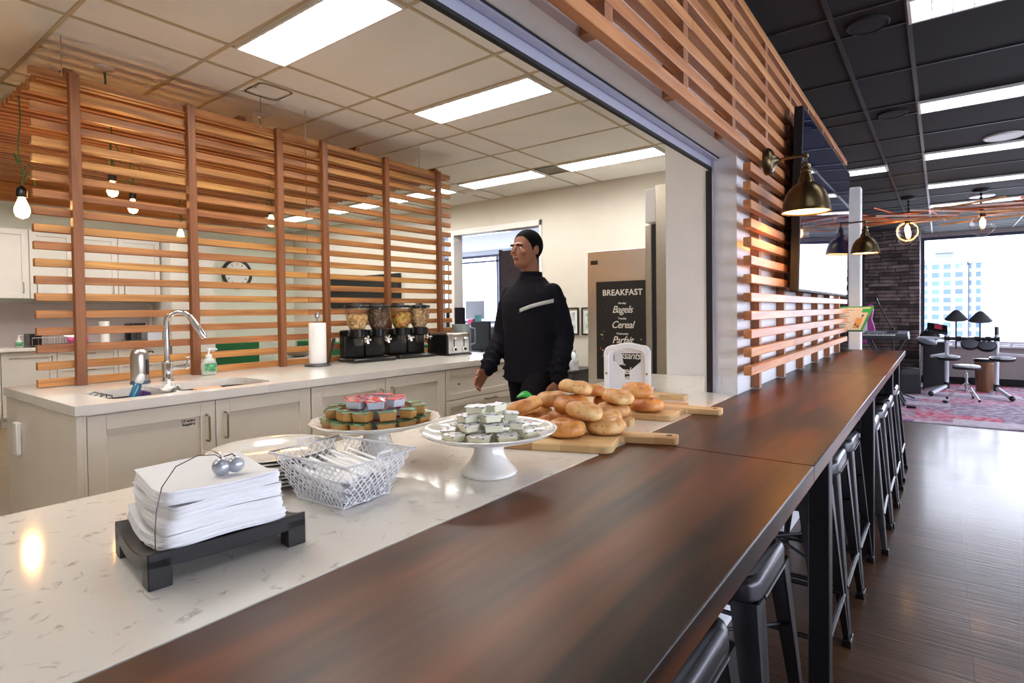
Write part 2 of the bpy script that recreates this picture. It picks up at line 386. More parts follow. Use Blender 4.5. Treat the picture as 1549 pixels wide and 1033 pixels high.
def rug_mat():
    m, nt, b = new_mat('patchwork rug')
    tc = nt.nodes.new('ShaderNodeTexCoord'); br = nt.nodes.new('ShaderNodeTexBrick')
    br.inputs['Scale'].default_value = 1; br.inputs['Brick Width'].default_value = .8; br.inputs['Row Height'].default_value = .3; br.inputs['Mortar Size'].default_value = .004
    br.inputs['Color1'].default_value = (0, 0, 0, 1); br.inputs['Color2'].default_value = (1, 1, 1, 1); br.inputs['Mortar'].default_value = (.4, .4, .4, 1); br.offset = .43
    nt.links.new(tc.outputs['Object'], br.inputs['Vector'])
    r = nt.nodes.new('ShaderNodeValToRGB'); r.color_ramp.interpolation = 'CONSTANT'
    cols = [(0, (140, 110, 134)), (.3, (186, 44, 84)), (.38, (128, 106, 136)), (.58, (168, 92, 122)), (.66, (186, 174, 188)), (.84, (110, 82, 120)), (.95, (180, 50, 88))]
    for i, (p, c) in enumerate(cols):
        e = r.color_ramp.elements[i] if i < 2 else r.color_ramp.elements.new(p)
        e.position = p; e.color = lin(c)
    nt.links.new(br.outputs['Color'], r.inputs[0])
    n = nt.nodes.new('ShaderNodeTexNoise'); n.inputs['Scale'].default_value = 14; n.inputs['Detail'].default_value = 5; nt.links.new(tc.outputs['Object'], n.inputs['Vector'])
    r2 = nt.nodes.new('ShaderNodeValToRGB'); r2.color_ramp.elements[0].position = .44; r2.color_ramp.elements[1].position = .6
    r2.color_ramp.elements[0].color = (0, 0, 0, 1); r2.color_ramp.elements[1].color = (.55, .55, .55, 1); nt.links.new(n.outputs['Fac'], r2.inputs[0])
    mx = nt.nodes.new('ShaderNodeMix'); mx.data_type = 'RGBA'; nt.links.new(r2.outputs[0], mx.inputs[0]); nt.links.new(r.outputs[0], mx.inputs[6]); mx.inputs[7].default_value = lin((208, 196, 210))
    nt.links.new(mx.outputs[2], b.inputs['Base Color']); b.inputs['Roughness'].default_value = .9
    return m
M['planks'] = plank_mat(); M['stone'] = stone_mat(); M['rug'] = rug_mat()
M['lounge_wall'] = mat('lounge wall paint', (196, 192, 194), .6)
M['sill_wall'] = mat('taupe wall below window', (150, 138, 136), .6)
M['mullion'] = mat('dark window frame', (70, 72, 90), .4, metal=.4)
M['sill_white'] = mat('white sill rail', (214, 212, 222), .4)
M['office_floor'] = mat('office carpet', (96, 94, 100), .9, var=.1, scale=30)
M['office_wall'] = mat('office wall', (206, 208, 216), .6)

def S(name, mb, m, **k): return struct(mb.build(name, m, **k))
S('floor', MB().box(-.14, -2.5, -.1, 5.3, 12.0, 0), M['planks'], smooth=0)
S('floor_kitchen', MB().box(-8.7, -2.5, -.1, -.14, 5.6, 0), M['kitchen_floor'], smooth=0)
S('floor_office', MB().box(-12.0, 5.6, -.1, -1.7, 10.5, 0), M['office_floor'], smooth=0)
S('floor_lounge_side', MB().box(-1.7, 5.6, -.1, -.14, 12.0, 0), M['planks'], smooth=0)
# wall with the serving opening
w = MB(); w.box(-.14, -2.5, 0, 0, 5.25, .868); w.box(-.14, -2.5, 1.91, 0, 2.402, 2.8); w.box(-.14, 2.402, .868, 0, 5.25, 2.8); w.box(-.14, -2.5, .868, 0, -1.3, 1.91)
S('wall_bar', w, M['cool_paint'], smooth=0)
# white end panel beside the freezer, behind the opening
S('wall_niche', MB().box(-.54, 2.945, 0, -.142, 3.02, ZK), M['cool_paint'], smooth=0)
# kitchen back wall with the doorway (and its side light)
w = MB(); w.box(-8.7, 5.55, 0, -5.0, 5.66, 2.8); w.box(-3.2, 5.55, 0, -.14, 5.66, 2.8); w.box(-5.0, 5.55, 2.37, -3.2, 5.66, 2.8)
S('wall_back', w, M['white_paint'], smooth=0)
w = MB(); w.box(-8.8, -2.5, 0, -8.55, 5.55, 2.8); S('wall_left', w, M['sage_paint'], smooth=0)
S('wall_kitchen_front', MB().box(-8.8, -2.6, 0, -.14, -2.5, 2.8), M['white_paint'], smooth=0)
S('wall_lounge_front', MB().box(-.14, -2.6, 0, 5.3, -2.5, 2.8), M['lounge_wall'], smooth=0)
S('wall_lounge_left', MB().box(-1.75, 5.66, 0, -1.62, 10.8, 2.8), M['lounge_wall'], smooth=0)
S('wall_stone', MB().box(-1.75, 10.8, 0, .42, 12.0, 2.8), M['stone'], smooth=0)
# window wall at the far end
w = MB(); w.box(.42, 11.6, 0, 5.3, 11.75, .60); w.box(.42, 11.6, 2.44, 5.3, 11.75, 2.8); S('wall_window', w, M['sill_wall'], smooth=0)
w = MB(); w.box(5.2, -2.5, 0, 5.35, 11.6, .45); w.box(5.2, -2.5, 2.4, 5.35, 11.6, 2.8); w.box(5.2, -2.5, .45, 5.35, -1.3, 2.4); w.box(5.2, 11.3, .45, 5.35, 11.6, 2.4)
S('wall_right', w, M['lounge_wall'], smooth=0)
def window_unit(name, x0, x1, z0, z1, y, n, axis='x', trans=None):
    w = MB(); t = .05
    def bar(a0, a1, b0, b1):
        if axis == 'x': w.box(a0, y-.03, b0, a1, y+.03, b1)
        else: w.box(y-.03, a0, b0, y+.03, a1, b1)
    bar(x0, x1, z0, z0+t); bar(x0, x1, z1-t, z1)
    for i in range(n+1):
        c = x0+(x1-x0)*i/n
        a = max(x0, c-t/2); bar(a, min(x1, a+t), z0+t, z1-t)
    if trans: bar(x0, x1, trans, trans+t*.8)
    f = struct(w.build(name, M['mullion'], smooth=0))
    g = MB()
    if axis == 'x': g.box(x0, y-.004, z0, x1, y+.004, z1)
    else: g.box(y-.004, x0, z0, y+.004, x1, z1)
    struct(g.build('pane', M['glass'], f, smooth=0))
    return f
window_unit('window_1', .42, 5.2, .60, 2.44, 11.68, 3)
window_unit('window_2', -1.3, 11.3, .45, 2.4, 5.27, 6, 'y')
s = MB(); s.box(.46, 11.5, .60, 5.2, 11.62, .635); s.box(.46, 11.5, .665, 5.2, 11.54, .70)
for i in range(14): s.box(.5+i*.36, 11.5, .635, .53+i*.36, 11.54, .665)
S('trim_window_rail', s, M['sill_white'], smooth=0)
S('baseboard_window', MB().box(.42, 11.58, 0, 5.2, 11.6, .1), M['dark_steel'], smooth=0)
# ceilings, with their tee grids
S('ceiling_kitchen', MB().box(-8.7, -2.5, ZK, -.14, 5.55, ZK+.1), M['tile_ceiling'], smooth=0)
g = MB()
KX = [-.35, -1.34, -2.39, -2.69, -3.72, -3.99, -5.02, -5.30, -6.33, -6.6, -7.63, -7.9]
KY = [-1.8, -1.2, -.6, -.33, .30, .58, .90, 1.51, 1.82, 2.45, 2.775, 3.065, 3.36, 4.0, 4.62, 4.94]
for x in KX: g.box(x-.009, -2.5, ZK-.006, x+.009, 5.55, ZK+.01)
for y in KY: g.box(-8.7, y-.009, ZK-.0055, -.14, y+.009, ZK+.01)
S('ceiling_kitchen_grid', g, M['ceiling_bar'], smooth=0)
w = MB(); w.box(-.02, -2.5, ZL, 5.3, 5.66, ZL+.3); w.box(-1.75, 5.66, ZL, 5.3, 12.0, ZL+.3); w.box(-.14, 5.2, ZL, -.02, 5.66, ZL+.3)
S('ceiling_lounge', w, M['dark_ceiling'], smooth=0)
g = MB()
for x in [-.7, .305, .575, 1.6, 2.62, 3.65, 4.7]: g.box(x-.008, (-2.5 if x > 0 else 5.67), ZL-.006, x+.011, 12.0, ZL+.01)
for k in range(-3, 10):
    for d in (0, .23, .8):
        y = 2.70+1.39*k+d
        if -2.4 < y < 11.9: g.box(0.0 if y < 5.6 else -1.6, y-.007, ZL-.0055, 5.2, y+.007, ZL+.01)
S('ceiling_lounge_grid', g, M['dark_bar'], smooth=0)
S('ceiling_office', MB().box(-12, 5.66, ZK, -1.75, 10.5, ZK+.1), M['office_wall'], smooth=0)
S('wall_office_left', MB().box(-12.1, 5.6, 0, -12, 10.5, 2.8), M['office_wall'], smooth=0)
w = MB(); w.box(-12, 10.2, 0, -1.75, 10.35, 1.0); w.box(-12, 10.2, 2.62, -1.75, 10.35, 2.8); w.box(-12, 10.2, 1.0, -11, 10.35, 2.62); w.box(-3.0, 10.2, 1.0, -1.75, 10.35, 2.62)
S('wall_office_window', w, M['office_wall'], smooth=0)
window_unit('window_3', -11, -3.0, 1.0, 2.62, 10.28, 5, trans=2.45)
# the lined doorway to the office
w = MB(); w.box(-4.735, 5.52, 0, -4.635, 5.69, 2.30); w.box(-5.0, 5.53, 0, -4.965, 5.68, 2.37); w.box(-3.235, 5.53, 0, -3.2, 5.68, 2.37); w.box(-5.0, 5.53, 2.30, -3.2, 5.68, 2.37)
S('door_1', w, M['trim_white'], bevel=.004)
S('trim_door_closer', MB().box(-4.78, 5.50, .3, -4.745, 5.69, 1.33).box(-4.62, 5.50, .3, -4.60, 5.69, 1.33), M['gunmetal'], smooth=0)
S('trim_side_light', MB().box(-4.965, 5.60, .02, -4.735, 5.608, 2.30), M['glass'], smooth=0)
# shutter housing and side track in the opening
w = MB(); w.box(-.112, -1.3, 1.872, -.10, 2.40, 1.9095); w.box(-.098, -1.3, 1.9, -.075, 2.40, 1.912); w.box(-.10, 2.388, .912, -.092, 2.4015, 1.9)
S('trim_1', w, M['alu_track'], smooth=0)
w = MB(); w.box(-.113, -1.3, 1.862, -.099, 2.40, 1.8715); w.box(-.125, 2.385, .912, -.101, 2.4015, 1.86); w.box(-.0745, -1.3, 1.906, -.071, 2.40, 1.9105); w.box(-.0995, -1.3, 1.906, -.0975, 2.4, 1.911)
S('trim_2', w, M['black_matte'], smooth=0)

# ------------------------------------------------------------------ outside: towers across the street
def tower_mat(name, wall, pane, bw, rh):
    m, nt, b = new_mat(name)
    tc = nt.nodes.new('ShaderNodeTexCoord'); sp = nt.nodes.new('ShaderNodeSeparateXYZ'); nt.links.new(tc.outputs['Object'], sp.inputs[0])
    ad = nt.nodes.new('ShaderNodeMath'); nt.links.new(sp.outputs['X'], ad.inputs[0]); nt.links.new(sp.outputs['Y'], ad.inputs[1])
    cb = nt.nodes.new('ShaderNodeCombineXYZ'); nt.links.new(ad.outputs[0], cb.inputs[0]); nt.links.new(sp.outputs['Z'], cb.inputs[1])
    br = nt.nodes.new('ShaderNodeTexBrick'); br.inputs['Scale'].default_value = 1; br.inputs['Brick Width'].default_value = bw; br.inputs['Row Height'].default_value = rh
    br.inputs['Mortar Size'].default_value = .62; br.inputs['Mortar Smooth'].default_value = .02; br.offset = 0
    br.inputs['Color1'].default_value = lin(pane); br.inputs['Color2'].default_value = lin(tuple(min(255, int(c*1.35)) for c in pane)); br.inputs['Mortar'].default_value = lin(wall)
    nt.links.new(cb.outputs[0], br.inputs['Vector']); nt.links.new(br.outputs['Color'], b.inputs['Base Color']); b.inputs['Roughness'].default_value = .6
    return m
M['tower_a'] = tower_mat('pale concrete tower', (112, 122, 126), (52, 70, 96), 3.4, 3.0)
M['tower_b'] = tower_mat('pale stone tower', (108, 120, 128), (46, 64, 104), 2.6, 3.0)
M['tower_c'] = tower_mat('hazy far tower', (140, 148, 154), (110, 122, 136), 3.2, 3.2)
M['concrete'] = mat('pale roof concrete', (116, 124, 128), .8)
def tower(label, x0, x1, y0, y1, ztop, m, crown=None):
    t = thing('tower', label, 'building', ((x0+x1)/2, (y0+y1)/2, -40), group='towers across the street')
    hx, hy = (x1-x0)/2, (y1-y0)/2
    MB().box(-hx, -hy, 0, hx, hy, ztop+40).build('facade', m, t, smooth=0)
    p = MB(); p.box(-hx-.3, -hy-.3, ztop+40, hx+.3, hy+.3, ztop+41)
    if crown: p.lathe([(crown, ztop+41), (crown, ztop+43), (crown+.9, ztop+43.2), (crown+.9, ztop+44.4)], 28)
    p.build('parapet', M['concrete'], t)
    return t
tower('pale tower with round roof crown behind the cymbals, outside far window', -4.6, 8.0, 250, 262, 17.5, M['tower_a'], 2.6)
tower('narrower tower with blue windows right of the round-crowned one', 8.9, 13.1, 252, 266, 16.5, M['tower_b'])
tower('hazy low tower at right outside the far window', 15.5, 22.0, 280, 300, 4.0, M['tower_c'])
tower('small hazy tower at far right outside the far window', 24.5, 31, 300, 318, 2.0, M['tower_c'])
# ================================================================== bar, stools, slatted wall
def bar_counter():
    t = thing('bar_counter', 'long dark walnut bar counter on black steel posts', 'counter', (0.229, 2.4, 0))
    for a, b in ((-.6, 1.4005), (1.4015, 3.47), (3.471, 5.5)):
        MB().box(-.229, a-2.4, .87, .229, b-2.4, ZB).build('tabletop', M['walnut_top'], t, bevel=.003)
    for y in (-.4, .5, 1.88, 3.27, 4.66, 5.42):
        MB().box(.131, y-2.4, 0, .191, y-2.34, .869).build('leg', M['dark_steel'], t, bevel=.004)
    MB().box(.145, -2.95, .83, .175, 3.05, .868).build('rail', M['dark_steel'], t)
    return t
bar_counter()
def marble_counter():
    t = thing('serving_counter', 'white veined quartz serving counter flush with the walnut bar', 'counter', (-.35, 1.0, 0))
    L = [(-.34, -2.4), (.349, -2.4), (.349, 1.4), (.208, 1.4), (.208, 1.944), (-.34, 1.944)]
    MB().prism(L, .87, ZB).build('countertop', M['quartz'], t, bevel=.003)
    c = thing('counter_cabinet', 'long white cabinet body under the quartz serving counter', 'cabinet', (-.35, 1.0, 0))
    MB().box(-.27, -2.38, .1, .205, 1.9, .869).build('carcass', M['cabinet'], c, bevel=.003)
    MB().box(-.21, -2.36, 0, .205, 1.88, .1).build('toe_kick', M['black_matte'], c)
marble_counter()

def stool():
    t = thing('bar_stool', 'x', 'stool', (0, 0, 0), group='metal stools tucked under the bar')
    h = .668; a = .145
    # seat pan with rolled-over rim and a centre grip hole
    def sq(s, z, rr):
        pts = []
        for cx, cy, a0 in ((s-rr, s-rr, 0), (-s+rr, s-rr, 90), (-s+rr, -s+rr, 180), (s-rr, -s+rr, 270)):
            for k in range(5):
                an = radians(a0+k*22.5); pts.append((cx+rr*cos(an), cy+rr*sin(an), z))
        return pts
    rings = [sq(.045, h-.012, .02), sq(.115, h-.012, .035), sq(.135, h-.006, .04), sq(a-.004, h, .045), sq(a+.006, h-.005, .047), sq(a+.010, h-.018, .048), sq(a+.010, h-.065, .048), sq(a+.006, h-.065, .046), sq(a+.004, h-.02, .046)]
    m = MB(); vs = [p for r in rings for p in r]; fs = []
    n = 20
    for j in range(len(rings)-1):
        for i in range(n): fs.append((j*n+i, j*n+(i+1) % n, (j+1)*n+(i+1) % n, (j+1)*n+i))
    fs.append(tuple(range(n-1, -1, -1)))
    m.add(vs, fs); m.build('seat', M['gunmetal'], t, smooth=50)
    rail = MB()
    for k in range(4):
        R = Matrix.Rotation(k*pi/2, 4, 'Z')
        pts = [R @ Vector(p) for p in ((a+.011, -.10, h-.052), (a+.011, .10, h-.052))]
        rail.tube(pts, .005, 8)
    rail.build('rim_bead', M['gunmetal'], t)
    # four folded sheet legs, tapering and splayed
    for sx, sy in ((1, 1), (1, -1), (-1, 1), (-1, -1)):
        lg = MB()
        for zt, zb in ((h-.05, .02),):
            N = 10; prof = []
            for i in range(N+1):
                f = i/N; z = zt+(zb-zt)*f; off = .012+.050*f; wd = .062*(1-f)+.022*f
                c = a+off
                prof.append((c, wd, z))
            vs = []; fs = []
            for c, wd, z in prof:
                # angle section open to the inside, with rounded outer corner
                q = [(c-wd, c+.0), (c-.012, c), (c-.0035, c-.0035), (c, c-.012), (c, c-wd), (c-.006, c-wd), (c-.006, c-.013), (c-.008, c-.008), (c-.013, c-.006), (c-wd, c-.006)]
                vs += [(x*sx, y*sy, z) for x, y in q]
            k = 10
            for j in range(N):
                for i in range(k): fs.append((j*k+i, j*k+(i+1) % k, (j+1)*k+(i+1) % k, (j+1)*k+i))
            fs.append(tuple(range(k))); fs.append(tuple(N*k+i for i in range(k)))
            lg.add(vs, fs)
        l = lg.build('leg', M['gunmetal'], t, smooth=40)
        ft = MB(); c = a+.062
        ft.box(sx*c-.016-(.010 if sx > 0 else -.010), sy*c-.016-(.010 if sy > 0 else -.010), 0, sx*c+.016-(.010 if sx > 0 else -.010), sy*c+.016-(.010 if sy > 0 else -.010), .03)
        ft.build('foot_cap', M['black_plastic'], l, bevel=.003)
    br = MB(); zc = .20; c = a+.012+.050*((h-.05-zc)/(h-.07))-.004
    for k in range(4):
        R = Matrix.Rotation(k*pi/2, 4, 'Z'); br.tube([R @ Vector((c, -c+.01, zc)), R @ Vector((c, c-.01, zc))], .0085, 8)
    br.build('footrest', M['gunmetal'], t)
    cr = MB(); zc = .44; c = a+.012+.050*((h-.05-zc)/(h-.07))-.012
    cr.tube([(-c, -c, zc), (c, c, zc)], .005, 6); cr.tube([(-c, c, zc-.011), (c, -c, zc-.011)], .005, 6)
    cr.build('cross_brace', M['dark_steel'], t)
    return t
_st = stool()
SPOT = [(.95, .212, 0, 'gunmetal metal bar stool nearest the camera, cut by the bottom edge'), (1.42, .212, 0, 'second gunmetal bar stool from the camera, left of the nearest post'),
        (2.165, .212, 0, 'gunmetal bar stool half hidden behind the nearest bar post'), (2.595, .212, 0, 'gunmetal bar stool just right of the nearest bar post'),
        (3.02, .214, 0, 'gunmetal bar stool just left of the second bar post'), (3.555, .262, .02, 'gunmetal bar stool just right of the second bar post'),
        (3.99, .268, 0, 'gunmetal bar stool second beyond the second bar post'), (4.42, .275, 0, 'gunmetal bar stool third beyond the second bar post'), (5.05, .275, 0, 'farthest gunmetal bar stool, by the last post')]
for i, (y, x, a, lb) in enumerate(SPOT):
    if i == 0: _st.location = (x, y, 0); _st.rotation_euler = (0, 0, a); _st['label'] = lb
    else: dup(_st, (x, y, 0), a, lb)

def slat_wall():
    t = thing('slatted_wall_cladding', 'cedar slat cladding on the wall over and beside the serving opening', 'wall cladding', (0.0, 2.4, 0))
    s = MB()
    z0, p, h = .997, .0752, .037
    rnd = random.Random(3)
    def run(k, ys):
        for a, b in ys: s.box(.0385, a-2.4, z0+p*k, .071, b-2.4, z0+p*k+h)
    for k in range(20):
        if k < 12: cuts = [2.352, 3.775 if k % 2 == 0 else 3.15, 5.23]
        else: cuts = [-2.4, -.02 if k % 2 else .6, 2.295 if k < 15 or k % 2 == 0 else 1.7, 3.775 if k % 2 else 4.2, 5.23]
        run(k, [(cuts[i]+.001, cuts[i+1]-.001) for i in range(len(cuts)-1)])
    s.build('slat_panel', M['cedar_wall'], t, bevel=.002, seg=1)
    ys = [1.165+.4852*k for k in range(-7, 9)]
    for y in ys:
        zb = .915 if y > 2.4 else 1.915
        q = MB(); q.box(0.0005, y-.019-2.4, zb, .038, y+.019-2.4, 2.495)
        q.box(.038, y-.019-2.4, 1.93, .068, y+.019-2.4, 2.44)
        q.build('batten', M['cedar_batten'], t)
slat_wall()

# sconces
def sconce(loc, label):
    t = thing('wall_sconce', label, 'lamp', loc, group='aged bronze gooseneck sconces')
    b = MB(); RY = Matrix.Translation((-.135, 0, .235)) @ Matrix.Rotation(radians(90), 4, 'Y') 
    b.lathe([(.058, -.026), (.058, -.012), (.050, .0), (.040, .006), (.022, .014), (.012, .03)], 32, M=RY)
    b.build('backplate', M['bronze'], t)
    a = MB(); a.tube([(-.12, 0, .235), (-.06, 0, .237), (-.012, 0, .238), (0, 0, .232), (0, 0, .20)], .006, 10); a.ball((0, 0, .236), .011)
    a.build('arm', M['bronze'], t)
    s = MB()
    s.lathe([(.012, .205), (.018, .20), (.018, .19), (.015, .186), (.022, .178), (.022, .166), (.019, .162), (.026, .144), (.03, .132), (.032, .122), (.044, .115), (.063, .099), (.078, .075), (.088, .045), (.0935, .016), (.095, .007), (.099, .0), (.095, -.002), (.091, .004), (.084, .042), (.074, .071), (.06, .095), (.04, .111), (.018, .12)], 40, cap1=False)
    s.build('shade', M['bronze'], t, smooth=50)
    i = MB(); i.lathe([(.0905, .005), (.0835, .042), (.0735, .0705), (.0595, .0945), (.0395, .1105), (.012, .1185)], 40, cap0=False)
    i.build('shade_lining', M['lamp_inside'], t, smooth=50)
    bl = MB(); bl.ball((0, 0, .05), .03, s=(1, 1, 1.2)); bl.build('bulb', M['sconce_glow'], t)
    return t
_sc = sconce((.232, 2.585, 1.672), 'bronze dome wall sconce nearest the serving opening')
dup(_sc, (.232, 4.85, 1.672), 0, 'smaller-looking bronze dome sconce beyond the wall screen')

# wall television
def tv():
    t = thing('wall_television', 'large glossy black television tilted out from the slatted wall', 'television', (.09, 3.775, 1.35))
    T = Matrix.Rotation(radians(1.6), 4, 'Y')
    MB().box(.005, -.845, 0, .046, .845, .885, T).build('casing', M['black_matte'], t, bevel=.004)
    sc, nt, b = new_mat('dark glossy screen')
    b.inputs['Base Color'].default_value = lin((22, 26, 52)); b.inputs['Roughness'].default_value = .03; b.inputs['Specular IOR Level'].default_value = .8
    n = nt.nodes.new('ShaderNodeTexNoise'); n.inputs['Scale'].default_value = 3; r = nt.nodes.new('ShaderNodeMapRange'); r.inputs['To Min'].default_value = .02; r.inputs['To Max'].default_value = .05
    nt.links.new(n.outputs['Fac'], r.inputs['Value']); nt.links.new(r.outputs[0], b.inputs['Roughness'])
    MB().box(.0461, -.832, .014, .0468, .832, .872, T).build('screen', sc, t, smooth=0)
    MB().box(-.018, -.3, .2, .004, .3, .65).build('wall_bracket', M['black_matte'], t)
tv()
def menu_sign():
    t = thing('menu_stand', 'green-edged menu card on a thin black stand at the bar end', 'sign', (.05, 5.3, ZB))
    p = MB(); p.lathe([(.05, 0), (.05, .006), (.006, .01)], 24); p.tube([(0, 0, .005), (0, 0, .17)], .004, 8); p.build('stand', M['black_matte'], t)
    # tilted card: right edge leans back
    q = [(-.13, 0, .168), (.122, 0, .168), (.205, .015, .37), (-.10, .02, .365)]
    b = MB(); b.add([q[0], q[1], q[2], q[3]]+[(x, y+.004, z) for x, y, z in q], [(0, 1, 2, 3), (7, 6, 5, 4), (0, 4, 5, 1), (1, 5, 6, 2), (2, 6, 7, 3), (3, 7, 4, 0)])
    b.build('card_holder', mat('sign green', (60, 170, 90), .4), t, smooth=0)
    def on(u, v, d=.0012):
        a = Vector(q[0]).lerp(Vector(q[1]), u); c = Vector(q[3]).lerp(Vector(q[2]), u); r = a.lerp(c, v); return (r.x, r.y-d, r.z)
    def patch(mb, u0, v0, u1, v1, d): mb.add([on(u0, v0, d), on(u1, v0, d), on(u1, v1, d), on(u0, v1, d)], [(0, 1, 2, 3)])
    c = MB(); patch(c, .0, .03, .93, .95, .001); c.build('menu_card', mat('cream card', (226, 220, 204), .6), t, smooth=0)
    g = MB(); patch(g, .76, .74, .93, .9, .0018); g.build('heading_block', mat('heading green', (40, 190, 100), .5), t, smooth=0)
    y = MB(); patch(y, .68, .1, .86, .52, .0018); y.build('picture_block', mat('ochre print', (212, 170, 96), .6), t, smooth=0)
    l = MB()
    for i in range(9): patch(l, .08, .16+.085*i, .36+.2*((i*7) % 3)/2, .178+.085*i, .0018)
    for u, v in ((.70, .2), (.78, .13), (.8, .56)): patch(l, u, v, u+.05, v+.1, .0024)
    l.build('printed_lines', mat('grey print', (96, 92, 92), .7), t, smooth=0)
    MB().box(-.135, -.012, .160, .125, .006, .168).build('ledge', M['black_matte'], t)
menu_sign()
tag(MB().box(-.035, -.05, 0, .062, .05, 2.33).build('white_column', M['cool_paint'], None, (.06, 5.74, 0), bevel=.012), 'slim white column standing past the end of the slatted wall', 'column')

# ================================================================== ceiling lights
def troffer(label, loc, L, Wd, m, group, n=10, dp=.008):
    t = thing('ceiling_light', label, 'ceiling light', loc, group=group)
    f = MB(); e = .012
    f.box(0, 0, -dp, L, e, .0); f.box(0, Wd-e, -dp, L, Wd, .0); f.box(0, e, -dp, e, Wd-e, .0); f.box(L-e, e, -dp, L, Wd-e, .0)
    f.build('frame', M['trim_white'], t, smooth=0)
    MB().box(e, e, -.0015, L-e, Wd-e, -.0005).build('diffuser', m, t, smooth=0)
    lv = MB()
    for i in range(1, n): x = e+(L-2*e)*i/n; lv.box(x-.0015, e, -dp, x+.0015, Wd-e, -.002)
    for j in (1, 2): y = e+(Wd-2*e)*j/3; lv.box(e, y-.0015, -dp-.0005, L-e, y+.0015, -.002)
    lv.build('louver', M['trim_white'], t, smooth=0)
    return t
_k = troffer('fluorescent ceiling light largest in view, above the sink', (-2.38, 1.53, ZK), 1.03, .285, M['tube_light'], 'kitchen ceiling lights', 12, .018)
dup(_k, (-2.38, 2.78, ZK), 0, 'second fluorescent kitchen ceiling light, above the aisle')
dup(_k, (-2.38, 4.635, ZK), 0, 'kitchen ceiling light cut off by the white panel by the freezer')
dup(_k, (-3.71, 4.635, ZK), 0, 'kitchen ceiling light left of the air vent')
for i, x in enumerate((-5.01, -6.31, -7.61)):
    dup(_k, (x, 4.635, ZK), 0, ('first', 'second', 'third')[i]+' ceiling light seen through the top of the wooden screen, counting leftward')
for x, y in ((-2.38, .29), (-2.38, -1.15)):
    dup(_k, (x, y, ZK), 0, 'kitchen ceiling light behind the camera')
for x, y in ((-7.61, 2.78), (-7.61, 1.53), (-7.61, .29)):
    dup(_k, (x, y, ZK), 0, 'kitchen ceiling light above the far cabinets, hidden by the canopy')
def vent(loc):
    t = thing('air_vent', 'square grey air vent between two kitchen ceiling lights', 'vent', loc)
    f = MB(); f.box(0, 0, -.008, .26, .015, 0); f.box(0, .265, -.008, .26, .28, 0); f.box(0, .015, -.008, .015, .265, 0); f.box(.245, .015, -.008, .26, .265, 0); f.build('frame', M['gunmetal'], t, smooth=0)
    s = MB()
    for i in range(7): s.box(.015, .03+i*.034, -.007, .245, .04+i*.034, -.001)
    s.build('slats', M['steel'], t, smooth=0)
    MB().box(.0, .0, -.0008, .26, .28, -.0002).build('duct', M['black_matte'], t, smooth=0)
vent((-2.655, 4.64, ZK))
def stain():
    rr = random.Random(5); m = MB(); pts = []
    for i in range(28):
        a = 2*pi*i/28; c = max(abs(cos(a)), abs(sin(a))); r = (.12/c)*(1 if sin(a) > -.3 else .93+.05*rr.random()); pts.append((r*cos(a), r*.95*sin(a)))
    o = [(x*.97, y*.97) for x, y in pts]
    n = 28
    m.add([(x, y, 0) for x, y in pts]+[(x*.9, y*.9, 0) for x, y in pts], [(i, (i+1) % n, n+(i+1) % n, n+i) for i in range(n)])
    return tag(m.build('water_stain', mat('brown water stain', (118, 94, 62), .9, var=.3, scale=20), None, (-2.835, 1.965, ZK-.0068)), 'brown-edged water stain on a kitchen ceiling tile', 'stain')
stain()
def round_speaker(loc, label, m, r=.1):
    t = thing('ceiling_speaker', label, 'speaker', loc, group='round ceiling fittings')
    MB().lathe([(r, 0), (r, -.006), (r*.92, -.012), (r*.86, -.010)], 36, cap1=False).build('ring', m, t)
    MB().lathe([(r*.87, -.0095), (r*.5, -.0105), (.001, -.011)], 36, cap0=False).build('grille', m, t)
round_speaker((1.06, 5.32, ZL), 'white round ceiling speaker among the dark tiles, right edge', M['trim_white'], .12)
round_speaker((1.06, 8.05, ZL), 'farther white round ceiling speaker above the hanging sticks', M['trim_white'], .12)
round_speaker((.43, 2.85, ZL), 'near dark round ceiling speaker, hard to see', M['dark_ceiling'], .085)
round_speaker((.44, 4.25, ZL), 'farther dark round ceiling speaker, hard to see', M['dark_ceiling'], .085)
round_speaker((-3.9, 5.1, ZK), 'small beige round ceiling speaker near the kitchen back wall', M['tile_ceiling'], .09)
LL = ['nearest lounge ceiling light, cut by the top edge', 'second lounge ceiling light from the camera', 'third lounge ceiling light from the camera', 'fourth lounge ceiling light from the camera', 'farthest lounge ceiling light, by the window']
_l = None
for i in range(5):
    loc = (.577, 2.70+1.391*i, ZL)
    if _l is None: _l = troffer(LL[0], loc, 1.0, .225, M['tube_light_cool'], 'lounge ceiling lights', 14, .02)
    else: dup(_l, loc, 0, LL[i])
dup(_l, (-.69, 5.72, ZL), 0, 'lounge ceiling light partly hidden by the television')
for x, y in ((.577, 1.31), (.577, -.08), (2.63, 1.31), (2.63, 2.70), (2.63, 4.09), (2.63, 5.48), (2.63, 6.87), (2.63, 8.26)):
    dup(_l, (x, y, ZL), 0, 'lounge ceiling light out of view to the right')
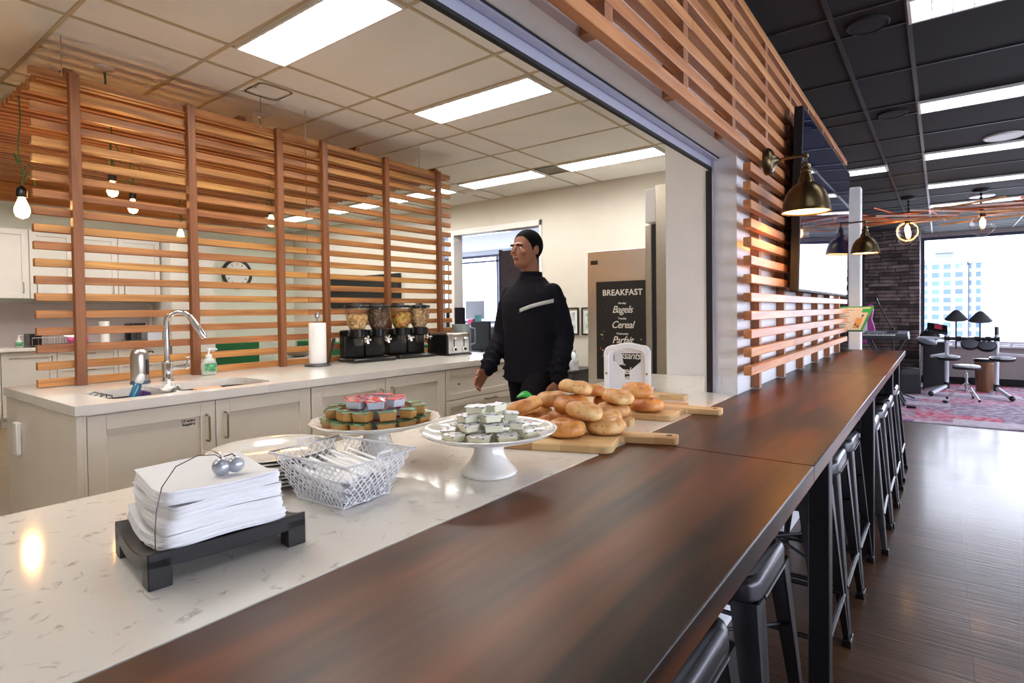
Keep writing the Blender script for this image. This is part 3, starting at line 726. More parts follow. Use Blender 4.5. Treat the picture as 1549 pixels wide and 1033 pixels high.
# ================================================================== kitchen: sink island
def door_panel(parent, name, y0, y1, z0, z1, x, handle=None, mm=None):
    """shaker door facing +X, in parent's local frame"""
    mm = mm or M['cabinet']
    d = MB(); r = .065 if z1-z0 > .3 else .045; th = .02
    d.box(x, y0, z0, x+th, y0+r, z1); d.box(x, y1-r, z0, x+th, y1, z1); d.box(x, y0+r, z0, x+th, y1-r, z0+r); d.box(x, y0+r, z1-r, x+th, y1-r, z1)
    d.box(x, y0+r-.001, z0+r-.001, x+.009, y1-r+.001, z1-r+.001)
    o = d.build(name, mm, parent, bevel=.0015, seg=1)
    if handle:
        kind, a, b = handle; h = MB()
        if kind == 'v': h.tube([(x+th, a, b), (x+th+.024, a, b), (x+th+.03, a, b-.006), (x+th+.03, a, b-.115), (x+th+.024, a, b-.121), (x+th, a, b-.121)], .005, 8)
        else: h.tube([(x+th, a-.06, b), (x+th+.024, a-.06, b), (x+th+.03, a-.054, b), (x+th+.03, a+.054, b), (x+th+.024, a+.06, b), (x+th, a+.06, b)], .005, 8)
        h.build('handle', M['nickel'], o)
    return o
IX0, IX1, IY0, IY1 = -3.21, -2.10, .73, 3.76
def sink_island():
    # worktop with the sink cut out
    t = thing('island_worktop', 'white quartz worktop of the sink island', 'worktop', (IX0, IY0, .87))
    Lx, Ly = IX1-IX0, IY1-IY0
    bm = bmesh.new()
    def rr(x0, y0, x1, y1, r, k=6):
        p = []
        for cx, cy, a0 in ((x1-r, y1-r, 0), (x0+r, y1-r, 90), (x0+r, y0+r, 180), (x1-r, y0+r, 270)):
            for i in range(k+1):
                a = radians(a0+90*i/k); p.append((cx+r*cos(a), cy+r*sin(a)))
        return p
    holes = [rr(-2.60-IX0, .885-IY0, -2.205-IX0, 1.155-IY0, .05), rr(-2.60-IX0, 1.175-IY0, -2.205-IX0, 1.62-IY0, .07)]
    outer = [(0, 0), (Lx, 0), (Lx, Ly), (0, Ly)]
    def loops(z):
        es = []
        for lp in [outer]+holes:
            v = [bm.verts.new((x, y, z)) for x, y in lp]; es.append(v)
        return es
    top = loops(.04); bot = loops(0.0)
    for Ls in (top, bot):
        edges = []
        for v in Ls:
            for i in range(len(v)): edges.append(bm.edges.new((v[i], v[(i+1) % len(v)])))
        bmesh.ops.triangle_fill(bm, use_beauty=True, use_dissolve=False, edges=edges)
    for a, b in zip(top, bot):
        for i in range(len(a)): bm.faces.new((a[i], a[(i+1) % len(a)], b[(i+1) % len(a)], b[i]))
    bmesh.ops.recalc_face_normals(bm, faces=bm.faces)
    me = bpy.data.meshes.new('countertop'); bm.to_mesh(me); bm.free(); me.materials.append(M['quartz_plain'])
    o = bpy.data.objects.new('countertop', me); COL.objects.link(o); o.parent = t
    # undermount bowls
    for i, h in enumerate(holes):
        b = MB(); n = len(h); cx = sum(p[0] for p in h)/n; cy = sum(p[1] for p in h)/n
        rings = [(1.03, 0.0), (1.0, -.002), (.985, -.10), (.95, -.165), (.85, -.178), (.12, -.182)]
        vs = [((x-cx)*s+cx, (y-cy)*s+cy, z-.0005) for s, z in rings for x, y in h]
        fs = [(j*n+k, j*n+(k+1) % n, (j+1)*n+(k+1) % n, (j+1)*n+k) for j in range(len(rings)-1) for k in range(n)]
        fs.append(tuple((len(rings)-1)*n+k for k in range(n)))
        b.add(vs, fs)
        s = b.build('sink_bowl', M['steel_dark'], t, smooth=40)
        MB().lathe([(.04, 0), (.045, .002), (.03, .004), (.005, -.001)], 24, (cx, cy, -.182)).build('drain', M['chrome'], s)
    # cabinets
    def cab(name, label, cat, y0, y1):
        c = thing(name, label, cat, (IX0+.05, y0, 0))
        q = MB(); L = y1-y0; q.box(0, 0, .1, 1.03, .018, .869); q.box(0, L-.018, .1, 1.03, L, .869); q.box(0, .018, .1, .018, L-.018, .869); q.box(.018, .018, .1, 1.03, L-.018, .118); q.box(1.012, .018, .845, 1.03, L-.018, .869)
        q.build('carcass', M['cabinet'], c, smooth=0)
        MB().box(.06, 0, 0, .96, y1-y0, .1).build('toe_kick', M['black_matte'], c, smooth=0)
        return c
    X = 1.03
    e = thing('end_panel', 'plain white end panel of the island below the worktop corner', 'cabinet panel', (IX0+.03, .735, 0))
    MB().box(0, 0, 0, 1.075, .022, .868).build('panel', M['cabinet'], e, bevel=.002)
    MB().box(1.055, .022, 0, 1.075, .032, .868).build('edge_strip', M['cabinet'], e, bevel=.001)
    p = MB(); p.box(.21, -.022, .60, .275, -.0005, .76); q = MB()
    pl = p.build('bracket', M['white_plastic'], e, bevel=.006)
    c1 = cab('sink_cabinet', 'white cabinet under the sink marked Cleaning Supplies', 'cabinet', .768, 1.768)
    door_panel(c1, 'door', .003, .498, .12, .862, X, ('v', .458, .80)); d2 = door_panel(c1, 'door', .502, .997, .12, .862, X, ('v', .542, .80))
    T = Matrix.Translation((X+.0098, .415-.03, .775)) @ FACE_PX
    text('door_label', 'Cleaning\nSupplies', .017, M['black_matte'], c1, T, .0003, offset=.0005)
    c2 = cab('base_cabinet', 'white two-door island cabinet marked Paper Towels, behind the jam stand', 'cabinet', 1.77, 2.80)
    door_panel(c2, 'door', .003, .508, .12, .862, X, ('v', .468, .80)); door_panel(c2, 'door', .512, 1.027, .12, .862, X, ('v', .552, .80))
    T = Matrix.Translation((X+.0098, .385, .765)) @ FACE_PX
    text('door_label', 'Plastic Wrap\nPaper Towels', .015, M['black_matte'], c2, T, .0003, offset=.0005)
    c3 = cab('drawer_cabinet', 'white island drawer unit next to the walking person', 'cabinet', 2.802, 3.74)
    for z0, z1 in ((.645, .862), (.395, .64), (.12, .39)):
        door_panel(c3, 'drawer', .003, .935, z0, z1, X, ('h', .47, z1-.028))
    k = MB(); k.lathe([(.007, 0), (.007, .01), (.002, .012)], 12, M=Matrix.Translation((X+.009, .14, .752)) @ Matrix.Rotation(radians(90), 4, 'Y')); k.build('lock', M['nickel'], c3)
sink_island()

def faucet():
    t = thing('kitchen_faucet', 'tall chrome gooseneck faucet on the sink island', 'faucet', (-2.735, 1.305, ZB))
    b = MB(); b.lathe([(.03, 0), (.03, .004), (.0265, .007), (.0265, .10), (.028, .102), (.028, .108), (.022, .112)], 28); b.build('base', M['chrome'], t)
    RT = Matrix.Rotation(radians(58), 4, 'Z'); s = MB(RT); pts = [(0, 0, .10), (0, 0, .26)]
    R = .062
    for i in range(1, 13):
        a = pi*i/12*.87; pts.append((R-R*cos(a), 0, .315+R*sin(a)) if i else None)
    s.tube(pts, .0145, 14); s.build('spout', M['chrome'], t)
    x, z = pts[-1][0], pts[-1][2]; x2, z2 = pts[-2][0], pts[-2][2]
    dx, dz = x-x2, z-z2; l = sqrt(dx*dx+dz*dz); dx /= l; dz /= l
    h = MB(RT); h.tube([(x-dx*.015, 0, z-dz*.015), (x, 0, z), (x+dx*.01, 0, z+dz*.01), (x+dx*.11, 0, z+dz*.11), (x+dx*.125, 0, z+dz*.125)], [.0145, .0155, .0175, .018, .015], 14); h.build('spray_head', M['chrome'], t)
    v = MB(); v.tube([(0, .02, .068), (0, .085, .072)], .0125, 12); v.tube([(0, .086, .072), (0, .108, .073)], .016, 12); v.tube([(0, .098, .08), (0, .104, .12)], [.005, .0045], 8); v.ball((0, .105, .124), .009, s=(1, 1.5, .6))
    v.build('lever', M['chrome'], t)
faucet()
def soap_dispenser():
    t = thing('soap_dispenser', 'touchless stainless soap dispenser left of the faucet', 'soap dispenser', (-2.735, 1.175, ZB))
    b = MB(); b.lathe([(.043, 0), (.045, .004), (.045, .016), (.041, .02)], 32, sx=.9); b.build('base', mat('slate base', (70, 82, 100), .4), t)
    s = MB(); s.lathe([(.041, .018), (.042, .03), (.042, .14), (.040, .16), (.033, .178), (.02, .189), (.001, .193)], 32, sx=.9, cap1=False); s.build('body', M['steel'], t, smooth=60)
    MB().cbox((.033, .022, .09), (.012, .012, .08)).build('sight_window', M['black_plastic'], t, bevel=.003)
    MB().tube([(0, .036, .166), (.0, .062, .168), (0, .064, .16)], .004, 8).build('nozzle', M['gunmetal'], t)
soap_dispenser()
M['clear_soap'] = mat('pale translucent soap', (232, 240, 234), .12, coat=.6)
M['clear_soap'].node_tree.nodes['Principled BSDF'].inputs['Transmission Weight'].default_value = .55
def soap_bottle(loc, label, s=1.0):
    t = thing('soap_bottle', label, 'soap bottle', loc)
    b = MB(); b.lathe([(.034*s, 0), (.042*s, .006*s), (.046*s, .04*s), (.044*s, .07*s), (.03*s, .098*s), (.016*s, .106*s)], 28, sx=.72); b.build('bottle', M['clear_soap'], t)
    l = MB(); l.grid(lambda u, v: ((.0465*s*cos(-.8+1.6*u))*.725, .0475*s*sin(-.8+1.6*u), .022*s+.05*s*v), 14, 3)
    o = l.build('label', mat('soap label', (96, 170, 120), .4, var=.7, scale=45), t); o['label'] = 'green and teal printed label'
    p = MB(); p.lathe([(.017*s, .104*s), (.017*s, .122*s), (.006*s, .124*s), (.005*s, .15*s), (.012*s, .151*s), (.012*s, .158*s)], 20); p.tube([(0, 0, .156*s), (.005, .04*s, .155*s), (.006, .045*s, .148*s)], .0045*s, 8); p.build('pump', M['white_plastic'], t)
soap_bottle((-2.86, 1.575, ZB), 'clear pump bottle of hand soap right of the faucet')
def dish_wand():
    t = thing('dish_brush', 'dish wand with teal handle and white cap leaning in the sink', 'dish brush', (-2.44, .985, .72))
    T = Matrix.Rotation(radians(-18), 4, 'X') @ Matrix.Rotation(radians(-16), 4, 'Y')
    T = Matrix.Rotation(radians(-20), 4, 'X')
    MB(T).lathe([(.014, .0), (.017, .05), (.019, .15), (.018, .225), (.014, .24)], 20, sx=.8).build('handle', mat('teal plastic', (44, 110, 140), .25, coat=.4), t)
    MB(T).lathe([(.0145, .238), (.018, .245), (.018, .262), (.012, .282), (.002, .286)], 20).build('cap', M['white_plastic'], t)
    MB(T).cbox((0, .0, -.012), (.06, .045, .03)).build('sponge_head', mat('scrubber blue', (60, 90, 130), .9), t, bevel=.006)
dish_wand()
tag(MB().box(-.045, -.04, 0, .045, .04, .035, Matrix.Rotation(radians(70), 4, 'X')).build('sponge', mat('purple sponge', (92, 62, 128), .95, bump=.6, bscale=200), None, (-2.50, 1.115, .855), bevel=.006), 'purple sponge standing at the sink divider', 'sponge')
def cloth():
    m = MB(); m.grid(lambda u, v: (.10*(v-.5)+.02*sin(u*5), .06*(u-.5)+.012*sin(v*9), .035*cos(pi*(u-.5))*(.7+.3*sin(7*v))+.004*sin(u*22+v*11)), 16, 16)
    o = m.build('dish_cloth', mat('white cloth', (232, 228, 220), .9), None, (-2.34, 1.165, .905)); s = o.modifiers.new('thickness', 'SOLIDIFY'); s.thickness = .004
    tag(o, 'crumpled white dish cloth over the sink divider', 'cloth')
cloth()
def sink_rack():
    t = MB()
    for x in (-.07, 0, .07): t.tube([(x, -.02, -.06), (x, -.02, .02), (x, .0, .03), (x, .025, .02), (x, .025, -.05)], .0035, 8)
    t.tube([(-.07, -.02, -.02), (.07, -.02, -.02)], .0035, 8); t.tube([(-.07, .025, -.03), (.07, .025, -.03)], .0035, 8)
    tag(t.build('sponge_rack', M['chrome'], None, (-2.45, .915, .885)), 'small wire sponge rack hooked on the near sink edge', 'rack')
sink_rack()
tag(MB().cbox((0, 0, 0), (.05, .13, .02)).build('scrub_pad', mat('peach scrub pad', (226, 168, 132), .9), None, (-2.555, 1.43, .865), bevel=.005), 'peach coloured pad on the sink wall below the soap bottle', 'scrubber')
def towel_holder():
    t = thing('paper_towel_holder', 'round steel paper towel holder on the island', 'paper towel holder', (-2.79, 2.255, ZB))
    b = MB(); b.lathe([(.088, 0), (.09, .006), (.086, .012), (.06, .016), (.01, .017)], 40); b.build('base', M['gunmetal'], t)
    b = MB(); b.tube([(0, 0, .01), (0, 0, .33)], .006, 10); b.lathe([(.006, .322), (.014, .33), (.016, .35), (.012, .37), (.003, .378)], 20); b.build('rod', M['chrome'], t)
    b = MB(); b.tube([(.075, .03, .012), (.083, .035, .05), (.10, .045, .12), (.115, .052, .19)], [.005, .005, .01, .012], 10); b.build('tension_arm', M['black_plastic'], t)
    r = MB(); r.lathe([(.024, .018), (.056, .018), (.057, .03), (.057, .285), (.056, .296), (.024, .296), (.022, .29), (.022, .02)], 40, cap0=False, cap1=False)
    p = r.build('paper_towel_roll', M['paper'], None, (-2.79, 2.255, ZB)); tag(p, 'white paper towel roll standing on the steel holder', 'paper towel')
towel_holder()

# cereal dispensers: twin hoppers on black stands
def flakes_mat(name, c1, c2, c3, sc):
    m, nt, b = new_mat(name); tc = nt.nodes.new('ShaderNodeTexCoord'); v = nt.nodes.new('ShaderNodeTexVoronoi'); v.inputs['Scale'].default_value = sc
    nt.links.new(tc.outputs['Object'], v.inputs['Vector']); r = nt.nodes.new('ShaderNodeValToRGB')
    sp = nt.nodes.new('ShaderNodeSeparateColor'); nt.links.new(v.outputs['Color'], sp.inputs[0])
    e = r.color_ramp.elements; e[0].position = .1; e[1].position = .9; e[0].color = lin(c1); e[1].color = lin(c3); x = e.new(.5); x.color = lin(c2)
    nt.links.new(sp.outputs[0], r.inputs[0]); nt.links.new(r.outputs[0], b.inputs['Base Color']); b.inputs['Roughness'].default_value = .8
    bp = nt.nodes.new('ShaderNodeBump'); bp.inputs['Strength'].default_value = 1; bp.inputs['Distance'].default_value = .01; bp.invert = True
    nt.links.new(v.outputs['Distance'], bp.inputs['Height']); nt.links.new(bp.outputs[0], b.inputs['Normal']); return m
def cereal_dispenser(loc, rot, label, fills):
    t = thing('cereal_dispenser', label, 'cereal dispenser', loc, rot, 'twin cereal dispensers')
    b = MB(); b.box(-.10, -.18, 0, .13, .18, .03); b.build('base', M['black_plastic'], t, bevel=.012)
    for i, y in enumerate((-.088, .088)):
        st = MB(); st.box(-.09, y-.084, .028, -.02, y+.084, .23); st.box(-.09, y-.084, .19, .04, y+.084, .235); st.box(-.06, y-.07, .03, -.02, y-.05, .2)
        st.build('stand', M['black_plastic'], t, bevel=.012)
        n = MB(); n.lathe([(.048, .235), (.058, .24), (.058, .185), (.05, .18)], 28, (.035, y, 0)); n.build('collar', M['black_plastic'], t)
        ch = MB(); ch.lathe([(.047, .18), (.045, .14), (.036, .125), (.034, .12)], 24, (.045, y, 0)); ch.build('chute', M['clear_plastic'], t)
        kn = MB()
        for k in range(5):
            a = 2*pi*k/5; kn.tube([(.10, y+.03, .165), (.104, y+.03+.03*cos(a), .165+.03*sin(a))], [.009, .011], 8)
        kn.tube([(.07, y+.03, .165), (.108, y+.03, .165)], .008, 10); kn.build('turning_knob', M['chrome'], t)
        f, top, m = fills[i]
        hp = MB(); hp.lathe([(.05, .238), (.066, .27), (.080, .32), (.086, .37), (.087, .402)], 32, (.02, y, 0), cap0=False, cap1=False); h = hp.build('hopper', M['clear_plastic'], t, smooth=60)
        prof = [(.046, .24), (.062, .27), (.076, .32), (.082, .37), (.083, .395)]; q = [p for p in prof if p[1] < top]
        rl = q[-1][0]; q.append((rl+.001, top-.004)); q.append((rl*.6, top+.006)); q.append((.002, top+.012))
        c = MB(); c.lathe(q, 32, (.02, y, 0)); co = c.build('cereal', m, h, smooth=60); co['label'] = f
        l = MB(); l.lathe([(.09, .40), (.092, .404), (.092, .414), (.086, .42), (.03, .424), (.028, .432), (.012, .434)], 32, (.02, y, 0)); l.build('lid', M['black_plastic'], t, smooth=50)
M['flakes'] = flakes_mat('corn flakes', (196, 148, 84), (228, 188, 124), (244, 216, 164), 60)
M['choc'] = flakes_mat('chocolate puffs', (84, 60, 48), (116, 88, 72), (146, 118, 100), 90)
M['loops'] = flakes_mat('coloured loops', (226, 172, 70), (210, 198, 110), (206, 100, 64), 60)
M['granola'] = flakes_mat('granola', (176, 134, 96), (216, 180, 138), (238, 210, 172), 95)
cereal_dispenser((-2.80, 2.67, ZB), radians(-6), 'black twin cereal dispenser nearer the paper towel, with flakes and brown cereal', [('pale flakes', .35, M['flakes']), ('dark brown cereal', .39, M['choc'])])
cereal_dispenser((-2.79, 3.075, ZB), radians(-6), 'black twin cereal dispenser next to the toaster, with coloured cereal and granola', [('coloured cereal', .36, M['loops']), ('tan granola', .395, M['granola'])])
def toaster():
    t = thing('toaster', 'stainless four-slice toaster on the island beside the cereal', 'toaster', (-2.70, 3.44, ZB), radians(-4))
    b = MB(); b.box(-.13, -.13, .012, .12, -.1165, .175); b.build('end_cap', M['black_plastic'], t, bevel=.006); b = MB(); b.box(-.13, .1165, .012, .12, .13, .175); b.build('end_cap', M['black_plastic'], t, bevel=.006)
    s = MB(); vs = []; prof = [(-.128, .015), (-.13, .15), (-.12, .178), (-.09, .188), (.09, .188), (.115, .178), (.125, .15), (.126, .015)]
    for y in (-.116, .116): vs += [(x, y, z) for x, z in prof]
    n = len(prof); s.add(vs, [(i, i+1, n+i+1, n+i) for i in range(n-1)]+[tuple(range(n)), tuple(range(n, 2*n)), (0, n-1, 2*n-1, n)]); s.build('shell', M['steel'], t, bevel=.004)
    d = MB()
    for x in (-.085, -.03, .02, .07): d.box(x-.012, -.10, .1878, x+.012, .10, .1892)
    d.build('slots', M['black_matte'], t, smooth=0)
    for y in (-.055, .055):
        l = MB(); l.box(.126, y-.004, .07, .1275, y+.004, .15); l.build('lever_track', M['black_matte'], t, smooth=0)
        l = MB(); l.box(.127, y-.018, .135, .15, y+.018, .147); l.build('lever', M['chrome'], t, bevel=.003)
        k = MB(); R = Matrix.Translation((.127, y, .05)) @ Matrix.Rotation(radians(90), 4, 'Y'); k.lathe([(.019, 0), (.019, .012), (.015, .014)], 24, M=R); kk = k.build('dial', M['white_plastic'], t)
        k = MB(); k.lathe([(.012, .014), (.011, .022), (.002, .023)], 20, M=R); k.build('dial_cap', M['black_plastic'], kk)
    f = MB(); f.box(-.14, -.135, 0, .135, .135, .014); f.build('foot_plate', M['black_plastic'], t, bevel=.003)
toaster()
def pitcher():
    t = thing('water_pitcher', 'tall clear plastic pitcher behind the toaster', 'pitcher', (-2.78, 3.672, ZB))
    MB().lathe([(.06, 0), (.065, .004), (.078, .24), (.082, .25), (.079, .25), (.074, .24), (.06, .01), (.001, .008)], 32, cap1=False).build('body', mat('smoky translucent plastic', (150, 164, 168), .2, coat=.4), t, smooth=60)
    MB().tube([(.06, .05, .22), (.09, .085, .21), (.092, .085, .08), (.06, .045, .06)], .008, 10).build('handle', mat('smoky plastic', (120, 132, 138), .3), t)
pitcher()

# ================================================================== slatted screen, canopy and bulbs
def screen():
    t = thing('slatted_screen', 'cedar slat screen standing on the sink island', 'screen', (-2.98, 2.28, ZB))
    s = MB(); p = .0872
    for k in range(19):
        a = .003+p*k
        for y0, y1 in ((-1.465, .028), (.03, 1.485)):
            s.box(-.028, y0+.001, a, .006, y1-.001, a+.040)
    s.build('slat_panel', M['cedar'], t, bevel=.002, seg=1)
    for y in (.985, 1.543, 2.095, 2.44, 3.005, 3.587):
        MB().box(.0065, y-.022-2.28, .0, .046, y+.022-2.28, 1.615).build('post', M['cedar_post'], t, bevel=.002, seg=1)
    return t
screen()
def canopy():
    t = thing('slatted_canopy', 'horizontal cedar slat canopy hung under the kitchen ceiling behind the screen', 'canopy', (-4.6, 2.3, 2.50))
    s = MB()
    n = 36
    for k in range(n):
        x = -3.08-k*.0885; s.box(x-.019+4.6, .865-2.3, -.005, x+.019+4.6, 3.80-2.3, .034)
    s.build('slat_panel', M['cedar'], t, smooth=0)
    for y in (.99, 1.9, 2.8, 3.65):
        MB().box(-1.66, y-2.3-.02, .035, 1.56, y-2.3+.02, .075).build('cross_beam', M['cedar_post'], t, smooth=0)
    MB().box(-1.70, -1.44, -.16, -1.66, 1.5, .075).build('edge_board', M['cedar'], t, smooth=0)
    r = MB()
    for x, y in ((1.64, -1.36), (1.64, -.32), (1.64, 1.07), (1.64, .0), (-1.6, -1.3), (-1.6, 1.3)): r.tube([(x, y, .0 if x > 0 else .07), (x, y, .21)], .0025, 6)
    r.build('hanging_rod', M['steel'], t)
    return t
canopy()
M['vine'] = mat('green garden wire', (60, 104, 52), .6)
M['bulb_glass'] = glass_mat('clear bulb glass', (255, 236, 206), .12)
def pendant(loc, label, s=1.0, curl=1):
    t = thing('pendant_bulb', label, 'pendant lamp', loc, group='bare warm bulbs hanging from the canopy')
    top = 2.49-loc[2]
    b = MB(); b.lathe([(.012*s, .0), (.022*s, .004), (.0235*s, .04), (.018*s, .055), (.008*s, .066), (.004*s, .07)], 20); b.build('socket', M['black_plastic'], t)
    rr = random.Random(int(abs(loc[1])*100)); c = MB()
    pts = [(0, 0, .068)]
    N = 14
    for i in range(1, N+1):
        f = i/N; pts.append((.014*sin(9*f+curl)*(1-f), .014*cos(7*f)*(1-f), .068+(top-.068)*f))
    c.tube(pts, .0035, 6); c.build('cord', M['vine'], t)
    v = MB()
    for k in range(3):
        z = .08+.05*k; a = rr.random()*6
        v.tube([(.0, 0, z), (.03*cos(a), .03*sin(a), z+.06), (.05*cos(a+.5), .05*sin(a+.5), z+.05), (.06*cos(a+.8), .06*sin(a+.8), z)], .0035, 6)
    v.build('wire_curl', M['vine'], t)
    g = MB(); g.lathe([(.012*s, .0), (.017*s, -.012*s), (.028*s, -.045*s), (.030*s, -.065*s), (.022*s, -.088*s), (.004*s, -.097*s)], 24); g.build('bulb', M['bulb_glow'], t, smooth=60)
pendant((-3.43, .871, 1.926), 'glowing bulb at far left, left of the wooden screen', 1.15)
pendant((-3.6, 1.347, 2.126), 'glowing bulb behind the screen, nearest the first post')
pendant((-3.95, 1.576, 2.091), 'glowing bulb behind the screen, second from the first post')
pendant((-5.4, 2.467, 2.117), 'smallest glowing bulb, by the second screen post')
pendant((-4.0, 2.617, 2.121), 'glowing bulb between the second and third screen posts')

def ceiling_hook(loc, label):
    t = thing('ceiling_hook', label, 'hook', loc, group='ceiling hooks over the canopy')
    MB().lathe([(.05, 0), (.048, -.012), (.02, -.018), (.012, -.03)], 24).build('rose', M['trim_white'], t)
    MB().tube([(0, 0, -.028), (.004, .002, -.08), (-.003, 0, -.13)], .006, 8).build('cord', M['vine'], t)
ceiling_hook((-3.24, 1.21, ZK), 'white ceiling hook with green cord above the first screen post')
ceiling_hook((-3.30, 2.16, ZK), 'white ceiling hook with green cord near the water stain')

# ================================================================== kitchen back run
BX = -7.93
def back_run():
    w = thing('back_worktop', 'white worktop along the far kitchen wall', 'worktop', (BX, 0, .87))
    MB().box(-.612, -1.5, 0, .03, 3.34, .04).build('countertop', M['quartz_plain'], w, bevel=.003)
    struct(MB().box(BX-.615, -1.5, .9105, BX-.602, 3.3, 1.445).build('trim_backsplash', mat('grey glazed splashback', (176, 166, 164), .2, coat=.3), None, smooth=0))
    lab = ['far left', 'second', 'third', 'fourth', 'fifth']
    ys = [.70, 1.60, 2.10, 2.72, 3.33]
    nm = ['white base cabinet under the far worktop, at the left frame edge', 'white base cabinet under the far worktop, behind the first screen post', 'white drawer base unit under the far worktop, right of the first post', 'white drawer base unit under the far worktop, nearest the tall panel']
    for i in range(4):
        c = thing('base_cabinet', nm[i], 'cabinet', (BX-.6, ys[i]+.002, 0))
        L = ys[i+1]-ys[i]-.004
        MB().box(0, 0, .1, .58, L, .868).build('carcass', M['cabinet_back'], c, smooth=0)
        MB().box(.05, 0, 0, .53, L, .1).build('toe_kick', M['cabinet_back'], c, smooth=0)
        if i < 2:
            h = L/2 if i == 0 else L
            door_panel(c, 'door', .002, h-.002, .12, .86, .58, ('v', h-.05, .80), M['cabinet_back'])
            if i == 0: door_panel(c, 'door', h+.002, L-.002, .12, .86, .58, ('v', h+.05, .80), M['cabinet_back'])
        else:
            for z0, z1 in ((.66, .86), (.40, .655), (.12, .395)): door_panel(c, 'drawer', .002, L-.002, z0, z1, .58, ('h', L/2, z1-.05), M['cabinet_back'])
    yu = [.70, 1.25, 1.93, 2.36, 2.83, 3.33]; nu = ['white wall cabinet at the left frame edge, left of the screen', 'white wall cabinet behind the left end of the screen', 'narrow white wall cabinet behind the first screen post', 'white wall cabinet third from the right behind the screen', 'white wall cabinet nearest the tall panel']
    for i in range(5):
        c = thing('wall_cabinet', nu[i], 'cabinet', (BX-.6, yu[i]+.002, 1.49)); L = yu[i+1]-yu[i]-.004
        MB().box(0, 0, 0, .31, L, .83).build('carcass', M['cabinet_back'], c, smooth=0)
        door_panel(c, 'door', .002, L-.002, .004, .826, .31, ('v', (L-.06 if i % 2 else .06), .19), M['cabinet_back'])
    p = thing('tall_panel', 'tall white cabinet at the right end of the far kitchen run', 'cabinet', (BX-.6, 3.345, 0))
    MB().box(0, 0, 0, .62, .57, 2.33).build('carcass', M['cabinet_back'], p, bevel=.003)
    # things on the far worktop
    soap_bottle((-8.12, 1.80, ZB), 'small pump soap bottle on the far worktop, left of the dish rack', .9)
    r = thing('dish_rack', 'black dish rack on a tray on the far worktop', 'dish rack', (-8.2, 2.15, ZB))
    MB().box(-.2, -.28, 0, .2, .42, .02).build('drip_tray', M['black_plastic'], r, bevel=.004)
    q = MB()
    for i in range(9): y = -.25+i*.055; q.tube([(-.17, y, .02), (-.17, y, .11), (.17, y, .11), (.17, y, .02)], .003, 6)
    q.tube([(-.17, -.25, .11), (-.17, .25, .11)], .004, 6); q.tube([(.17, -.25, .11), (.17, .25, .11)], .004, 6); q.build('wire_frame', M['chrome'], r)
    MB().box(-.1, -.27, .02, .16, -.16, .16).build('cutlery_box', M['black_plastic'], r, bevel=.006)
    tag(MB().lathe([(.04, 0), (.075, .01), (.085, .05), (.07, .085), (.02, .095)], 24, sx=.8, sy=1.3).build('bowl', mat('hot pink plastic', (236, 92, 158), .35), None, (-8.12, 2.36, ZB+.02)), 'upturned hot pink bowl on the dish rack tray', 'bowl')
    k = thing('kitchen_roll', 'tall white paper roll on a dark base on the far worktop', 'paper towel', (-8.2, 2.66, ZB))
    MB().lathe([(.09, 0), (.09, .012), (.02, .016)], 28).build('base', M['black_plastic'], k); MB().lathe([(.055, .016), (.055, .29), (.02, .292)], 28).build('roll', M['paper'], k)
    b = thing('coffee_maker', 'black coffee maker on the far worktop beside the tall cabinet', 'coffee maker', (-8.25, 3.02, ZB))
    MB().box(-.1, -.11, 0, .14, .11, .03).box(-.1, -.09, .03, -.03, .09, .24).build('body', M['black_plastic'], b, bevel=.008); MB().box(-.1, -.09, .2, .12, .09, .26).build('brew_head', M['black_plastic'], b, bevel=.01)
    MB().lathe([(.05, .031), (.065, .06), (.062, .11), (.045, .14)], 24, (.05, 0, 0)).build('carafe', M['glass'], b)
    tag(MB().box(-.06, -.09, 0, .06, .09, .16).build('storage_box', mat('white box with blue', (206, 212, 224), .5), None, (-8.25, 3.24, ZB), bevel=.004), 'pale box on the far worktop next to the coffee maker', 'box')
    # wall clock
    c = thing('wall_clock', 'round wall clock with dark rim on the pale green wall', 'clock', (-8.549, 4.56, 1.925))
    R = Matrix.Rotation(radians(90), 4, 'Y')
    MB().lathe([(.235, 0), (.245, .02), (.235, .035), (.2, .03), (.197, .012)], 48, M=R, cap1=False).build('rim', M['gunmetal'], c, smooth=50)
    MB().lathe([(.2, .004), (.2, .012), (.001, .0125)], 48, M=R).build('dial', M['paper'], c, smooth=0)
    h = MB(); h.box(.013, -.006, -.02, .016, .006, .11, Matrix.Rotation(radians(-40), 4, 'X')); h.box(.0165, -.004, -.03, .019, .004, .16, Matrix.Rotation(radians(75), 4, 'X')); h.build('hands', M['black_matte'], c, smooth=0)
    mk = MB()
    for i in range(12): mk.box(.013, -.005, .14, .0145, .005, .175, Matrix.Rotation(i*pi/6, 4, 'X'))
    mk.build('hour_marks', M['black_matte'], c, smooth=0)
    tag(MB().box(0, -.06, 0, .03, .06, .1).build('thermostat', M['gunmetal'], None, (-8.549, 4.12, 1.47), bevel=.004), 'small dark thermostat on the wall below the clock', 'thermostat')
    # green bench and fruit
    g = thing('bench', 'dark green upholstered bench seen through the bottom of the screen', 'bench', (-6.6, 4.9, 0))
    gm = mat('dark green upholstery', (22, 96, 52), .7)
    MB().box(-1.33, -.25, .12, 1.6, .3, .46).build('seat', gm, g, bevel=.02); MB().box(-1.33, .3, .12, 1.6, .5, .83).build('backrest', gm, g, bevel=.02)
    for x in (-1.25, 1.5):
        MB().box(x-.03, -.2, 0, x+.03, -.14, .12).build('leg', M['black_matte'], g)
    g2 = thing('bench', 'dark green upholstered bench along the pale green wall under the clock', 'bench', (-8.25, 4.66, 0))
